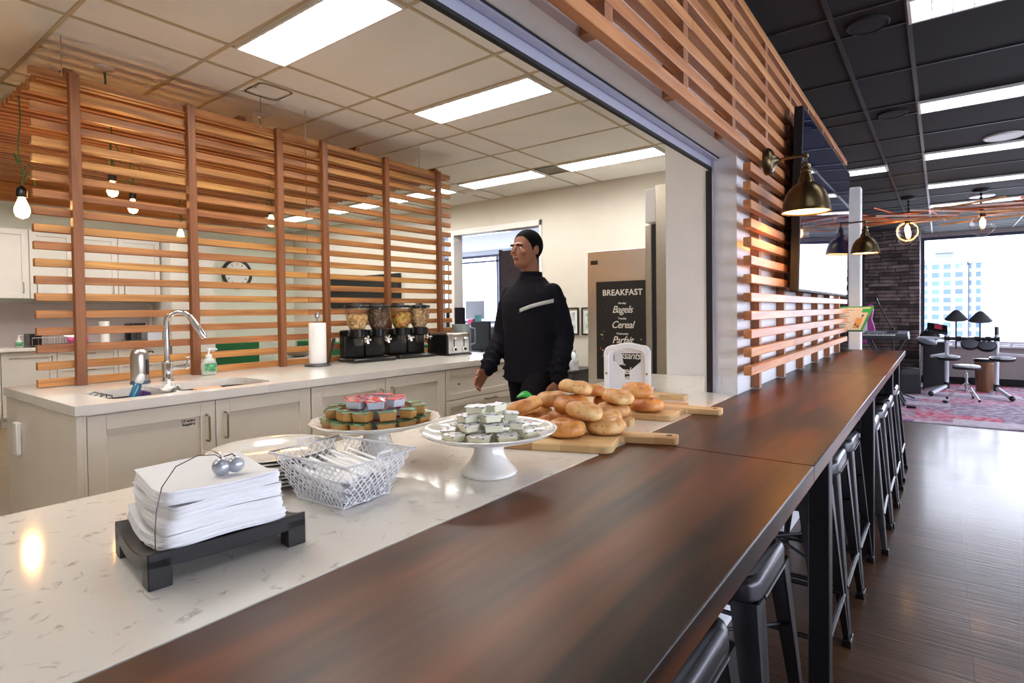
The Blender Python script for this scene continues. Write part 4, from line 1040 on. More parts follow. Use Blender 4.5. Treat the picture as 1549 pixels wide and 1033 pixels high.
    MB().box(-.29, -.72, .12, .25, .16, .46).build('seat', gm, g2, bevel=.02); MB().box(-.29, -.72, .46, -.13, .16, .83).build('backrest', gm, g2, bevel=.02); MB().box(-.25, -.68, 0, .2, .12, .12).build('plinth', M['black_matte'], g2)
    f = thing('pedestal_table', 'small white tapered pedestal table behind the screen', 'table', (-5.0, 3.46, 0))
    MB().lathe([(.2, 0), (.2, .02), (.07, .06), (.05, .5), (.09, .74), (.16, .775)], 28).build('pedestal', M['white_plastic'], f, smooth=40); MB().lathe([(.2, .775), (.2, .795), (.19, .80)], 36).build('tabletop', M['white_plastic'], f)
    b = MB(); b.lathe([(.05, 0), (.12, .02), (.17, .06), (.175, .062), (.12, .03), (.05, .008)], 32); tag(b.build('fruit_bowl', M['steel'], None, (-5.0, 3.46, .80), smooth=60), 'shallow steel bowl of fruit on the white pedestal', 'bowl')
    gr = mat('green apple', (150, 190, 60), .35); rd = mat('red apple', (150, 30, 34), .35); dk = mat('plum', (50, 26, 44), .35)
    pos = [(-.1, -.06, gr, 'green apple'), (-.06, .07, rd, 'red apple'), (.0, -.02, gr, 'green apple'), (.08, .06, dk, 'dark plum'), (.1, -.07, gr, 'green apple'), (.0, .12, rd, 'red apple'), (.0, -.12, dk, 'dark plum')]
    place = ['at left in the steel bowl', 'at back left in the steel bowl', 'in the middle of the steel bowl', 'at back right in the steel bowl', 'at right in the steel bowl', 'at the back of the steel bowl', 'at the front of the steel bowl']
    for i, (x, y, mm, n) in enumerate(pos):
        o = MB(); o.ball((0, 0, 0), .036, s=(1, 1, .92)); tag(o.build(n.split()[1], mm, None, (-5.0+x, 3.46+y, .80+.075+(.012 if i == 2 else 0))), n+' '+place[i], 'fruit', 'fruit in the steel bowl')
back_run()

# ================================================================== kitchen back wall
def wall_screen():
    t = thing('wall_screen', 'black wall screen behind the right half of the wooden screen', 'television', (-6.56, 5.549, 1.35))
    MB().box(-.85, -.05, 0, .83, -.001, .50).build('casing', M['black_matte'], t, bevel=.006)
    MB().box(-.83, -.052, .02, .81, -.0502, .48).build('screen', M['black_matte'], t, smooth=0)
wall_screen()
def picture(loc, w, h, label, art):
    t = thing('picture_frame', label, 'picture', loc, group='small framed pictures by the fridge')
    f = MB(); e = .016
    f.box(-w/2, -.02, 0, w/2, 0, e); f.box(-w/2, -.02, h-e, w/2, 0, h); f.box(-w/2, -.02, e, -w/2+e, 0, h-e); f.box(w/2-e, -.02, e, w/2, 0, h-e); f.build('frame', M['black_matte'], t, smooth=0)
    MB().box(-w/2+e, -.008, e, w/2-e, -.001, h-e).build('mat_board', M['paper'], t, smooth=0)
    a = MB(); a.box(-w*.28, -.0095, h*.16, w*.28, -.0085, h*.84); a.build('print', art, t, smooth=0)
picture((-2.80, 5.549, .99), .22, .315, 'left small black-framed picture on the back wall', mat('grey print', (190, 196, 204), .6, var=.5, scale=18))
picture((-2.53, 5.549, .99), .24, .315, 'right small black-framed picture, partly behind the fridge', mat('green and red print', (176, 206, 190), .6, var=.6, scale=22))
def fridge():
    t = thing('refrigerator', 'stainless refrigerator carrying the black breakfast poster', 'refrigerator', (-1.79, 4.8, 0))
    MB().box(-.345, .03, .06, .345, .73, 1.845).build('cabinet', M['fridge_steel'], t, bevel=.006)
    MB().box(-.345, 0, .10, .345, .028, 1.845).build('door', M['fridge_steel'], t, bevel=.006)
    MB().box(-.33, .04, 0, .33, .7, .06).build('plinth', M['black_matte'], t)
    b = MB(); b.box(-.305, -.004, 1.715, -.225, 0, 1.755); b.build('badge', M['gunmetal'], t, bevel=.002)
fridge()
def poster():
    t = thing('breakfast_poster', 'black breakfast menu poster on the stainless fridge front', 'poster', (-1.735, 4.799, 0))
    z0, z1, hw = .60, 1.545, .30
    MB().box(-hw, -.0025, z0, hw, -.0005, z1).build('sheet', mat('chalkboard print', (26, 24, 24), .55), t, smooth=0)
    wt = mat('chalk white', (236, 234, 228), .6)
    def put(s, x, z, size, sh=0.0, sp=1.0, off=0.0): return text('lettering', s, size, wt, t, Matrix.Translation((x, -.0027, z)) @ FACE_NY, .0004, shear=sh, spacing=sp, offset=off)
    put('BREAKFAST', -.02, 1.435, .078, 0, 1.05, .002)
    z = 1.335
    for d, s in (('Monday', 'Bagels'), ('Tuesday', 'Cereal'), ('Wednesday', 'Parfait'), ('Thursday', 'Croissants'), ('Friday', 'Bagels')):
        put(d, -.02, z, .026, 0, 1.0, .0006); put(s, -.02, z-.062, .094, .32, .92, .001); z -= .145
    m = [MB(), MB(), MB()]; rr = random.Random(9)
    for i in range(46):
        x = rr.uniform(-.28, .28); zz = rr.uniform(.63, 1.36)
        if abs(x+.02) < .15: continue
        s = rr.uniform(.004, .008); m[i % 3].lathe([(s, 0), (s*.9, .001)], 8, M=Matrix.Translation((x, -.0025, zz)) @ Matrix.Rotation(radians(90), 4, 'X'))
    for mm, c, n in zip(m, ((228, 196, 120), (196, 60, 50), (224, 222, 214)), ('gold', 'red', 'white')):
        mm.build('confetti_dots', mat(n+' confetti', c, .6), t, smooth=0)
poster()
def freezer():
    t = thing('upright_freezer', 'tall stainless freezer seen edge-on, next to the white end panel', 'freezer', (-.40, 3.1, 0))
    MB().box(-.268, 0, .1, .25, .75, 2.0).build('cabinet', M['steel'], t, bevel=.004)
    MB().box(-.338, .004, .12, -.297, .745, 1.775).build('door', M['steel'], t, bevel=.006)
    MB().box(-.297, .008, .12, -.268, .742, 1.775).build('gasket', M['black_matte'], t)
    MB().box(-.336, .002, 1.785, -.269, .748, 1.985).build('control_panel', M['white_plastic'], t, bevel=.004)
    MB().box(-.24, .03, 0, .22, .7, .1).build('plinth', M['black_matte'], t)
freezer()

# ================================================================== office beyond the doorway
def office():
    t = thing('office_partition', 'dark brown office partition behind the walking person', 'partition', (-4.2, 7.05, 0))
    MB().box(-.86, -.03, 0, 1.0, .03, 2.24).build('panel', wood('dark brown veneer', (60, 38, 34), (92, 60, 52), .4), t, bevel=.004)
    MB().box(-.88, -.035, 0, -.86, .035, 2.26).build('edge_post', M['gunmetal'], t)
    d = thing('office_desk', 'white office desk by the far office window', 'desk', (-6.3, 8.2, 0))
    MB().box(-1.0, -.4, .98, .9, .4, 1.01).build('desktop', M['white_plastic'], d, bevel=.004)
    MB().box(-1.0, -.38, .5, .9, -.36, .98).build('front_panel', M['gunmetal'], d)
    for x in (-.97, .87):
        MB().box(x-.02, -.35, 0, x+.02, .35, .98).build('leg', M['gunmetal'], d)
    m = thing('monitor', 'grey backed computer monitor on the office desk', 'monitor', (-6.66, 8.15, 1.01))
    MB().box(-.2, -.02, .12, .26, .02, .47).build('screen', mat('grey plastic', (150, 154, 160), .5), m, bevel=.006); MB().box(-.03, .0, 0, .03, .04, .2).box(-.1, -.06, 0, .1, .1, .012).build('stand', M['gunmetal'], m)
    tag(MB().box(0, 0, 0, .13, .1, .12).build('note_box', mat('magenta carton', (226, 70, 124), .6), None, (-6.62, 7.93, 1.01), bevel=.003), 'small magenta carton in front of the grey monitor', 'box')
    tag(MB().box(0, 0, 0, .09, .1, .2).build('tissue_box', mat('teal carton', (60, 130, 130), .6), None, (-6.46, 7.95, 1.01), bevel=.003), 'small teal carton beside the magenta one', 'box')
    c = thing('office_chair', 'dark mesh office chair by the office desk', 'chair', (-5.75, 7.55, 0))
    MB().box(-.24, -.24, .45, .24, .24, .53).build('seat', M['black_matte'], c, bevel=.03); MB().box(-.22, -.26, .6, .22, -.21, 1.1).build('backrest', M['black_matte'], c, bevel=.02)
    q = MB(); q.tube([(0, 0, .08), (0, 0, .46)], .03, 12)
    for k in range(5): q.tube([(0, 0, .1), (.28*cos(k*2*pi/5), .28*sin(k*2*pi/5), .05)], .018, 8)
    q.tube([(0, -.2, .47), (0, -.25, .7)], .02, 8); q.build('base', M['black_plastic'], c)
    b = thing('grey_bin', 'tall grey plastic bin in the doorway beyond the toaster', 'bin', (-4.25, 6.3, 0)) 
    MB().lathe([(.14, 0), (.15, .01), (.2, .7), (.215, .72), (.2, .72), (.14, .02)], 28).build('body', mat('grey bin plastic', (150, 156, 160), .4), b, smooth=50)
    cb = thing('low_cabinet', 'low dark cabinet against the back wall behind the walking person', 'cabinet', (-2.75, 5.25, 0))
    MB().box(-.35, -.25, .05, .3, .29, .60).build('carcass', mat('dark grey laminate', (72, 70, 78), .5), cb, bevel=.004); MB().box(-.36, -.26, .60, .31, .29, .63).build('top', M['black_lacquer'], cb, bevel=.004)
    tag(MB().lathe([(.05, 0), (.052, .01), (.052, .14), (.035, .17), (.02, .19), (.02, .22)], 24).build('spray_bottle', mat('blue white bottle', (206, 214, 232), .3, var=.4, scale=20), None, (-2.50, 5.12, .63)), 'white and blue bottle on the low dark cabinet by the fridge', 'bottle')
    l = troffer('first office ceiling light seen through the doorway', (-6.7, 7.78, ZK), 1.15, .2, M['office_light'], 'office ceiling lights')
    dup(l, (-8.05, 9.25, ZK), 0, 'farther office ceiling light seen through the doorway')
    dup(l, (-5.2, 9.25, ZK), 0, 'office ceiling light behind the walking person\'s head')
office()
# ================================================================== things on the serving counter
def napkin_tray():
    t = thing('napkin_tray', 'black lacquered footed tray under the white napkins', 'tray', (-.220, .403, ZB), radians(-6.5))
    hx, hy = .090, .105
    def top(x, y): return .030+.016*(x/hx)**2+.004*(y/hy)**2
    m = MB(); n = 17
    vs = []; fs = []
    for j in range(n):
        for i in range(n):
            x = -hx+2*hx*i/(n-1); y = -hy+2*hy*j/(n-1); vs.append((x, y, top(x, y)))
    o = len(vs)
    for j in range(n):
        for i in range(n):
            x = -hx+2*hx*i/(n-1); y = -hy+2*hy*j/(n-1)
            ed = (i in (0, n-1)) or (j in (0, n-1)); vs.append((x, y, top(x, y)-.014 if not ed else top(x, y)-.022))
    for j in range(n-1):
        for i in range(n-1):
            a = j*n+i; fs.append((a, a+1, a+n+1, a+n)); fs.append((o+a, o+a+n, o+a+n+1, o+a+1))
    bd = [i for i in range(n)]+[j*n+n-1 for j in range(1, n)]+[(n-1)*n+i for i in range(n-2, -1, -1)]+[j*n for j in range(n-2, 0, -1)]
    for k in range(len(bd)): a, b = bd[k], bd[(k+1) % len(bd)]; fs.append((a, o+a, o+b, b))
    m.add(vs, fs); m.build('tray_top', M['black_lacquer'], t, bevel=.0015)
    for sx in (-1, 1):
        for sy in (-1, 1):
            f = MB(); f.box(sx*hx-(.028 if sx > 0 else 0), sy*hy-(.028 if sy > 0 else 0), 0, sx*hx+(.028 if sx < 0 else 0), sy*hy+(.028 if sy < 0 else 0), .040); f.build('foot', M['black_lacquer'], t, bevel=.0015)
    w = MB(); w.tube([(.078, -.093, .043), (.0775, -.093, .07), (.075, -.09, .10), (.069, -.082, .128), (.058, -.062, .15), (.044, -.03, .157), (.03, -.002, .150), (.0225, .0085, .140)], .0007, 6)
    w.build('wire_arm', M['gunmetal'], t)
napkin_tray()
def napkins():
    T0 = rz(radians(-7), (-.229, .402, ZB))
    specs = [(-.004, .0, .096, .083, .0500, .019, 1, 'bottom fold of white napkins lying on the black tray'), (-.010, .003, .099, .079, .0705, .0205, -2, 'second layer of white napkins on the black tray'),
             (-.006, .002, .091, .076, .0905, .0185, 3, 'third layer of white napkins on the black tray'), (-.008, .002, .093, .077, .1095, .0185, -1, 'topmost white napkins, under the silver weight')]
    for i, (ox, oy, hx, hy, z, th, a, lb) in enumerate(specs):
        rr = random.Random(40+i); ph = rr.uniform(0, 6)
        m = MB(); n = 22; L = 11; lj = [(rr.uniform(-.0016, .0016), rr.uniform(-.0016, .0016)) for _ in range(L)]; lj[0] = lj[-1] = (0, 0)
        vs = []; fs = []
        def zz(x, y, f): 
            sag = .012*((x/.08)**2) if i == 0 else .006*((x/.08)**2)
            return z+(th*f)-th*.5+sag*(1 if i == 0 else .8)-.0+.0016*sin(4*x/.08+ph)*cos(3*y/.08)-(0.012 if i == 0 else .006)
        per = []
        for k in range(4*n):
            s = k/n; e = int(s); f = s-e
            p = [(-1+2*f, -1), (1, -1+2*f), (1-2*f, 1), (-1, 1-2*f)][e]; per.append(p)
        for l in range(L):
            f = l/(L-1); bul = 1+.02*sin(pi*f)
            for (x, y) in per:
                jx = x*hx*bul+.0004*rr.uniform(-1, 1)+lj[l][0]; jy = y*hy*bul+.0004*rr.uniform(-1, 1)+lj[l][1]
                if abs(x) > .85 and abs(y) > .85: q = 1-.05*((abs(x)-.85)/.15)*((abs(y)-.85)/.15); jx *= q; jy *= q
                vs.append((jx, jy, zz(jx, jy, f)))
        K = len(per)
        for l in range(L-1):
            for k in range(K): fs.append((l*K+k, l*K+(k+1) % K, (l+1)*K+(k+1) % K, (l+1)*K+k))
        m.add(vs, fs)
        for f, s in ((0.0, 0), (1.0, 1)):
            G = MB(); nn = 15
            m.grid(lambda u, v: ((-1+2*u)*hx*.999, (-1+2*v)*hy*.999, zz((-1+2*u)*hx, (-1+2*v)*hy, f)), nn, nn)
        o = m.build('napkin_stack', M['napkin'], None, smooth=50)
        o.matrix_world = T0 @ rz(radians(a), (ox, oy, 0))
        tag(o, lb, 'napkins', 'white napkins on the black tray')
def nap_mat():
    m, nt, b = new_mat('layered tissue'); tc = nt.nodes.new('ShaderNodeTexCoord'); mp = nt.nodes.new('ShaderNodeMapping'); mp.inputs['Scale'].default_value = (9, 9, 900)
    nt.links.new(tc.outputs['Object'], mp.inputs[0]); n = nt.nodes.new('ShaderNodeTexNoise'); n.inputs['Scale'].default_value = 1; n.inputs['Detail'].default_value = 3; nt.links.new(mp.outputs[0], n.inputs['Vector'])
    bp = nt.nodes.new('ShaderNodeBump'); bp.inputs['Strength'].default_value = .45; bp.inputs['Distance'].default_value = .002; nt.links.new(n.outputs['Fac'], bp.inputs['Height']); nt.links.new(bp.outputs[0], b.inputs['Normal'])
    b.inputs['Base Color'].default_value = lin((240, 239, 240)); b.inputs['Roughness'].default_value = .9; return m
M['napkin'] = nap_mat(); napkins()
def weight():
    t = thing('napkin_weight', 'silver cherry-shaped napkin weight on top of the napkins', 'weight', (-.200, .410, ZB+.115), radians(40))
    m = MB(); m.ball((0, 0, .013), .0135); m.ball((.017, .008, .014), .0125); b = m.build('cherries', mat('satin silver', (188, 192, 202), .3, metal=.6), t, smooth=60)
    s = MB(); s.tube([(0, 0, .026), (-.004, .002, .031), (-.014, .004, .036), (-.03, .006, .038)], .0011, 6); s.tube([(.017, .008, .026), (.012, .008, .030), (.002, .003, .0275)], .0011, 6); s.build('stem', M['chrome'], t)
weight()
def plates():
    p = MB(); R = .128
    p.lathe([(.001, .004), (.07, .004), (.082, .007), (.100, .013), (.124, .0172), (R, .0165), (R-.002, .0145), (.10, .0095), (.084, .003), (.076, 0), (.07, 0), (.001, .001)], 56, cap0=False, cap1=False)
    pl = p.build('plate', M['china'], None, (-.492, .652, ZB), smooth=60); n = 8
    names = ['bottom plate of the white stack behind the napkins', 'second plate up in the white stack behind the napkins', 'third plate up in the white plate stack', 'fourth plate up in the white plate stack', 'fourth plate from the top of the white stack', 'third plate from the top of the white stack', 'second plate from the top of the white stack', 'top plate of the white stack behind the napkins']
    for i in range(n):
        o = pl if i == 0 else dup(pl, (-.492+.0015*((i*5) % 3-1), .652+.0015*((i*7) % 3-1), ZB+.0076*i))
        tag(o, names[i], 'plate', 'stacked white plates')
plates()
def basket():
    t = thing('wire_basket', 'white wire mesh basket holding white cutlery', 'basket', (-.262, .668, ZB), radians(4))
    a, b, h = (.066, .056), (.113, .083), .088
    def wall(u, v):  # u in 0..4 round the box, v height
        s = int(u) % 4; f = u-int(u)
        ex = a[0]+(b[0]-a[0])*v; ey = a[1]+(b[1]-a[1])*v
        c = [(-ex, -ey), (ex, -ey), (ex, ey), (-ex, ey)]
        p, q = c[s], c[(s+1) % 4]
        return Vector((p[0]+(q[0]-p[0])*f, p[1]+(q[1]-p[1])*f, .003+h*v))
    r = MB()
    r.tube([wall(i, 1) for i in range(4)], .0024, 8, closed=True)
    r.tube([wall(i, 0) for i in range(4)], .0018, 6, closed=True)
    r.build('rim', M['white_wire'], t)
    m = MB(); seg = 14; lev = 6
    for s in range(4):
        n = seg if s % 2 == 0 else 10
        for i in range(-lev, n+lev):
            for d in (1, -1):
                pts = []
                for k in range(lev+1):
                    f = (i+d*k*.9)/n
                    if -1e-6 <= f <= 1+1e-6: pts.append(wall(s+min(max(f, 0), .99999), k/lev))
                if len(pts) > 1: m.tube(pts, .0010, 4, caps=False)
    for i in range(1, 12):
        x = -a[0]+2*a[0]*i/12; m.tube([(x, -a[1], .003), (x, a[1], .003)], .0008, 4, caps=False)
    for i in range(1, 9):
        y = -a[1]+2*a[1]*i/9; m.tube([(-a[0], y, .004), (a[0], y, .004)], .0008, 4, caps=False)
    m.build('wire_mesh', M['white_wire'], t)
    for s in (-1, 1):
        hd = MB(); x = s*b[0]
        hd.tube([(x, -.018, h+.003), (x+s*.004, -.016, h+.014), (x+s*.004, .016, h+.014), (x, .018, h+.003)], .0022, 8); hd.build('handle', M['white_wire'], t)
    # cutlery, each piece its own thing
    T = rz(radians(4), (-.262, .668, ZB))
    k = MB()
    prof = [(-.088, .0035), (-.06, .0042), (.0, .0045), (.03, .0045), (.045, .007), (.07, .0075), (.088, .004)]
    vs = []; fs = []
    for x, w in prof: vs += [(x, -w, 0), (x, -w*.4, .0022), (x, w*.4, .0022), (x, w, 0), (x, 0, -.0012)]
    for j in range(len(prof)-1):
        for i in range(5): fs.append((j*5+i, j*5+(i+1) % 5, (j+1)*5+(i+1) % 5, (j+1)*5+i))
    fs.append((0, 1, 2, 3, 4)); e = (len(prof)-1)*5; fs.append((e+4, e+3, e+2, e+1, e))
    k.add(vs, fs); first = None; rr = random.Random(12)
    for lay in range(5):
        z = .014+.0115*lay; wy = .046+.022*lay/5
        for j in range(8):
            y = -wy+2*wy*j/7+rr.uniform(-.003, .003)
            mtx = T @ Matrix.Translation((rr.uniform(-.006, .006)+.004, y, z+.004*rr.random())) @ Matrix.Rotation(radians(rr.uniform(-5, 5)), 4, 'Z') @ Matrix.Rotation(radians(7+rr.uniform(-3, 3)), 4, 'Y') @ Matrix.Rotation(radians(rr.uniform(-30, 30)), 4, 'X') @ Matrix.Diagonal((.74+.06*lay/4, 1.15, 1.3, 1))
            if first is None: o = first = k.build('plastic_knife', M['white_plastic'], None, smooth=40)
            else: o = first.copy(); COL.objects.link(o)
            o.matrix_world = mtx
            tag(o, 'white plastic cutlery piece lying lengthwise in the wire basket', 'cutlery', 'white plastic cutlery in the wire basket')
basket()
def cake_stand(loc, label, scallop=0.0):
    t = thing('cake_stand', label, 'cake stand', loc)
    b = MB(); b.lathe([(.052, 0), (.0625, .001), (.063, .006), (.058, .012), (.046, .024), (.036, .042), (.032, .06), (.033, .072), (.042, .079)], 48); b.build('pedestal', M['china'], t, smooth=60)
    R = .151
    p = MB(); prof = [(.04, .0775), (.09, .080), (.128, .0865), (.146, .0945), (R, .098), (R+.001, .1005), (R-.003, .1015), (.141, .0975), (.122, .0905), (.09, .0865), (.001, .086)]
    if not scallop: p.lathe(prof, 64, cap1=False)
    else:
        n = 96; vs = []; fs = []
        for r, z in prof:
            for i in range(n):
                a = 2*pi*i/n; q = r*(1+scallop*max(0, (r-.1)/.05)*abs(sin(a*7))) ; vs.append((q*cos(a), q*sin(a), z))
        for j in range(len(prof)-1):
            for i in range(n): fs.append((j*n+i, j*n+(i+1) % n, (j+1)*n+(i+1) % n, (j+1)*n+i))
        p.add(vs, fs)
    p.build('plate', M['china'], t, smooth=60)
    return t
S1 = (-.127, .95); S2 = (-.44, .89)
cake_stand((S1[0], S1[1], ZB), 'round white china cake stand with silver-lidded cups, nearer the bagels')
cake_stand((S2[0], S2[1], ZB), 'scalloped white china cake stand with jam and peanut butter cups', .03)
def foil_mat(name, base, ink, rough=.25, metal=.7, sc=70, thr=.55):
    m, nt, b = new_mat(name); tc = nt.nodes.new('ShaderNodeTexCoord'); n = nt.nodes.new('ShaderNodeTexNoise'); n.inputs['Scale'].default_value = sc; n.inputs['Detail'].default_value = 1
    nt.links.new(tc.outputs['Object'], n.inputs['Vector']); r = nt.nodes.new('ShaderNodeValToRGB'); r.color_ramp.elements[0].position = thr; r.color_ramp.elements[1].position = thr+.06
    r.color_ramp.elements[0].color = lin(base); r.color_ramp.elements[1].color = lin(ink); nt.links.new(n.outputs['Fac'], r.inputs[0]); nt.links.new(r.outputs[0], b.inputs['Base Color'])
    b.inputs['Roughness'].default_value = rough; b.inputs['Metallic'].default_value = metal
    n2 = nt.nodes.new('ShaderNodeTexNoise'); n2.inputs['Scale'].default_value = 45; nt.links.new(tc.outputs['Object'], n2.inputs['Vector'])
    bp = nt.nodes.new('ShaderNodeBump'); bp.inputs['Strength'].default_value = .5; bp.inputs['Distance'].default_value = .004; nt.links.new(n2.outputs['Fac'], bp.inputs['Height']); nt.links.new(bp.outputs[0], b.inputs['Normal']); return m
M['foil_silver'] = foil_mat('printed silver foil', (226, 226, 230), (96, 96, 104), .38, .35)
M['foil_red'] = foil_mat('red printed foil', (198, 34, 34), (236, 226, 222), .3, .3, 40, .6)
M['foil_green'] = foil_mat('green printed foil', (30, 118, 84), (222, 176, 120), .3, .35, 40, .6)
M['cream_cup'] = mat('cream cup', (232, 228, 200), .3); M['tan_cup'] = mat('caramel cup', (196, 144, 78), .22, coat=.4); M['clear_cup'] = mat('milky cup', (206, 208, 218), .2, coat=.3)
def cup(name, mc, mf, lx, ly, h):
    t = thing(name, 'x', 'portion cup', (0, 0, 0))
    b = MB(); s = .80
    b.add([(-lx*s, -ly*s, 0), (lx*s, -ly*s, 0), (lx*s, ly*s, 0), (-lx*s, ly*s, 0), (-lx*.93, -ly*.93, h), (lx*.93, -ly*.93, h), (lx*.93, ly*.93, h), (-lx*.93, ly*.93, h)], [(0, 3, 2, 1), (4, 5, 6, 7), (0, 1, 5, 4), (1, 2, 6, 5), (2, 3, 7, 6), (3, 0, 4, 7)])
    b.build('tub', mc, t, bevel=.0022)
    l = MB()
    l.grid(lambda u, v: ((-1+2*u)*lx*1.04, (-1+2*v)*ly*1.04, h+.0006+.0009*sin(11*u+3*v)-.0012*(abs(-1+2*u)**6+abs(-1+2*v)**6)+(.003 if (u > .9 and v > .9) else 0)), 9, 9)
    o = l.build('foil_lid', mf, t); sm = o.modifiers.new('thickness', 'SOLIDIFY'); sm.thickness = .0005
    return t
def clockword(a, big):
    a = a % (2*pi); w = ['right', 'back right', 'back', 'back left', 'left', 'front left', 'front', 'front right']
    return w[int((a+pi/8)//(pi/4)) % 8]
VIEW = radians(35.8)   # azimuth of "right" as one looks at the counter
def pile(c, kind, spec, z0, h, group, what, lx):
    proto = None; rr = random.Random(len(group)); seen = {}
    for lay, ring in enumerate(spec):
        for (r, a, tilt) in ring:
            aa = radians(a)+VIEW; x = c[0]+r*cos(aa); y = c[1]+r*sin(aa)
            z = z0+(h+.0022)*lay+rr.uniform(0, .0006)
            w = ('at the ' + clockword(radians(a), 0)) if r > .03 else 'in the middle'
            L = ['bottom layer', 'second layer', 'third layer', 'top layer'][lay] if lay < len(spec)-1 else 'top layer'
            lb = '%s, %s, %s' % (what, L, w)
            k = seen.get(lb, 0); seen[lb] = k+1
            if k: lb += [' (inner one)', ' (second one)', ' (third one)'][min(k-1, 2)] if r < .075 else [', farther out', ', at the rim', ', outermost'][min(k-1, 2)]
            rot = (radians(tilt), radians(rr.uniform(-3, 3)), aa+radians(rr.uniform(-25, 25))+pi/2)
            if proto is None:
                proto = kind(); o = proto; o.location = (x, y, z); o.rotation_euler = rot; o['label'] = lb; o['group'] = group
            else: dup(proto, (x, y, z), label=lb, group=group, rot=rot)
ZP = ZB+.0865
pile(S1, lambda: cup('cream_cheese_cup', M['cream_cup'], M['foil_silver'], .0225, .0172, .0155),
     [[(.095, 225, 2), (.090, 262, 0), (.088, 300, 0), (.097, 335, 0), (.088, 190, 0), (.08, 150, 0), (.085, 105, 0), (.085, 60, 0), (.087, 20, 0), (.04, 250, 0), (.038, 330, 0), (.035, 90, 0), (.042, 170, 0), (.04, 30, 0)],
      [(.066, 235, 2), (.062, 285, -3), (.07, 335, 2), (.055, 185, 0), (.05, 120, 0), (.05, 50, 0), (.015, 270, 0)], [(.058, 222, 3), (.045, 280, -4), (.052, 345, 3), (.04, 120, 0)], [(.036, 230, 3), (.02, 330, -4)]],
     ZP, .0155, 'silver-lidded cream cheese cups', 'silver-lidded cream cup', .02)
pile(S2, lambda: cup('peanut_butter_cup', M['tan_cup'], M['foil_green'], .0225, .0175, .0215),
     [[(.112, 190, 0), (.113, 215, 0), (.112, 240, 0), (.110, 268, 0), (.112, 296, 0), (.113, 322, 0), (.114, 350, 0), (.11, 20, 0), (.11, 50, 0), (.11, 90, 0), (.11, 130, 0), (.11, 160, 0)],
      [(.100, 205, 4), (.096, 240, -3), (.094, 268, 2), (.098, 300, 0), (.104, 330, 4), (.105, 0, -3), (.098, 40, 0), (.098, 85, 0), (.098, 130, 0), (.1, 168, 3)]],
     ZP, .0215, 'green-lidded peanut butter cups', 'green-lidded tan cup', .02)
pile(S2, lambda: cup('jam_cup', M['clear_cup'], M['foil_red'], .0225, .0175, .0200),
     [[(.055, 200, 0), (.055, 270, 0), (.055, 340, 0), (.05, 60, 0), (.05, 130, 0)], [(.055, 225, 0), (.05, 290, 0), (.055, 350, 0), (.05, 70, 0), (.05, 150, 0)],
      [(.062, 238, -3), (.060, 285, 3), (.058, 335, 2), (.055, 25, -2), (.055, 90, 2), (.055, 140, 2), (.055, 190, -3), (.014, 270, 2)]],
     ZP, .0208, 'red-lidded jam cups', 'red-lidded jam cup', .02)
tag(MB().tube([(0, 0, .008), (.012, .004, .012), (.03, .0, .007), (.034, -.006, .006), (.02, -.008, .007), (.0, -.004, .007)], .0035, 8).build('metal_clip', M['chrome'], None, (-.37, 1.135, ZB)), 'small metal clip on the counter between the two cake stands', 'clip')

# bagel boards
def board(loc, rot, L, Wd, hl, hc, hw, label, hole=True):
    t = thing('paddle_board', label, 'board', loc, rot, 'bamboo paddle boards')
    th = .02; r = .028
    def corner(cx, cy, a0, rad=r): return [(cx+rad*cos(radians(a0+15*k)), cy+rad*sin(radians(a0+15*k))) for k in range(7)]
    y0, y1 = hc-hw/2, hc+hw/2
    P = corner(-L+r, r, 180)+corner(-r, r, 270)
    P += [(0, y0-.028), (.004, y0-.008), (.014, y0)]
    P += [(hl-.008, y0), (hl, y0+.008), (hl, y1-.008), (hl-.008, y1)]
    P += [(.014, y1), (.004, y1+.008), (0, y1+.02)] if y1+.05 < Wd else []
    P += corner(-r, Wd-r, 0)+corner(-L+r, Wd-r, 90)
    MB().prism(P, 0, th).build('board', M['bamboo'], t, bevel=.003)
    if hole:
        MB().lathe([(.0085, th+.0002), (.0085, th+.0005), (.001, th+.0006)], 20, (hl-.024, hc, 0)).build('hang_hole', M['board_hole'], t)
def bamboo():
    m, nt, b = new_mat('chequered bamboo'); tc = nt.nodes.new('ShaderNodeTexCoord'); ck = nt.nodes.new('ShaderNodeTexBrick')
    ck.inputs['Scale'].default_value = 1; ck.inputs['Brick Width'].default_value = .075; ck.inputs['Row Height'].default_value = .058; ck.inputs['Mortar Size'].default_value = .0003; ck.offset = .5
    ck.inputs['Color1'].default_value = lin((222, 186, 132)); ck.inputs['Color2'].default_value = lin((176, 128, 76)); ck.inputs['Mortar'].default_value = lin((190, 150, 100))
    mp0 = nt.nodes.new('ShaderNodeMapping'); mp0.inputs['Location'].default_value = (.02, .009, 0); nt.links.new(tc.outputs['Object'], mp0.inputs[0]); nt.links.new(mp0.outputs[0], ck.inputs['Vector'])
    mp = nt.nodes.new('ShaderNodeMapping'); mp.inputs['Scale'].default_value = (8, 120, 120); nt.links.new(tc.outputs['Object'], mp.inputs[0]); n = nt.nodes.new('ShaderNodeTexNoise'); n.inputs['Scale'].default_value = 1; nt.links.new(mp.outputs[0], n.inputs['Vector'])
    r = nt.nodes.new('ShaderNodeValToRGB'); r.color_ramp.elements[0].color = (.78, .78, .78, 1); r.color_ramp.elements[1].color = (1.1, 1.1, 1.1, 1); nt.links.new(n.outputs['Fac'], r.inputs[0])
    mx = nt.nodes.new('ShaderNodeMix'); mx.data_type = 'RGBA'; mx.blend_type = 'MULTIPLY'; mx.inputs[0].default_value = 1; nt.links.new(ck.outputs['Color'], mx.inputs[6]); nt.links.new(r.outputs[0], mx.inputs[7])
    nt.links.new(mx.outputs[2], b.inputs['Base Color']); b.inputs['Roughness'].default_value = .45; return m
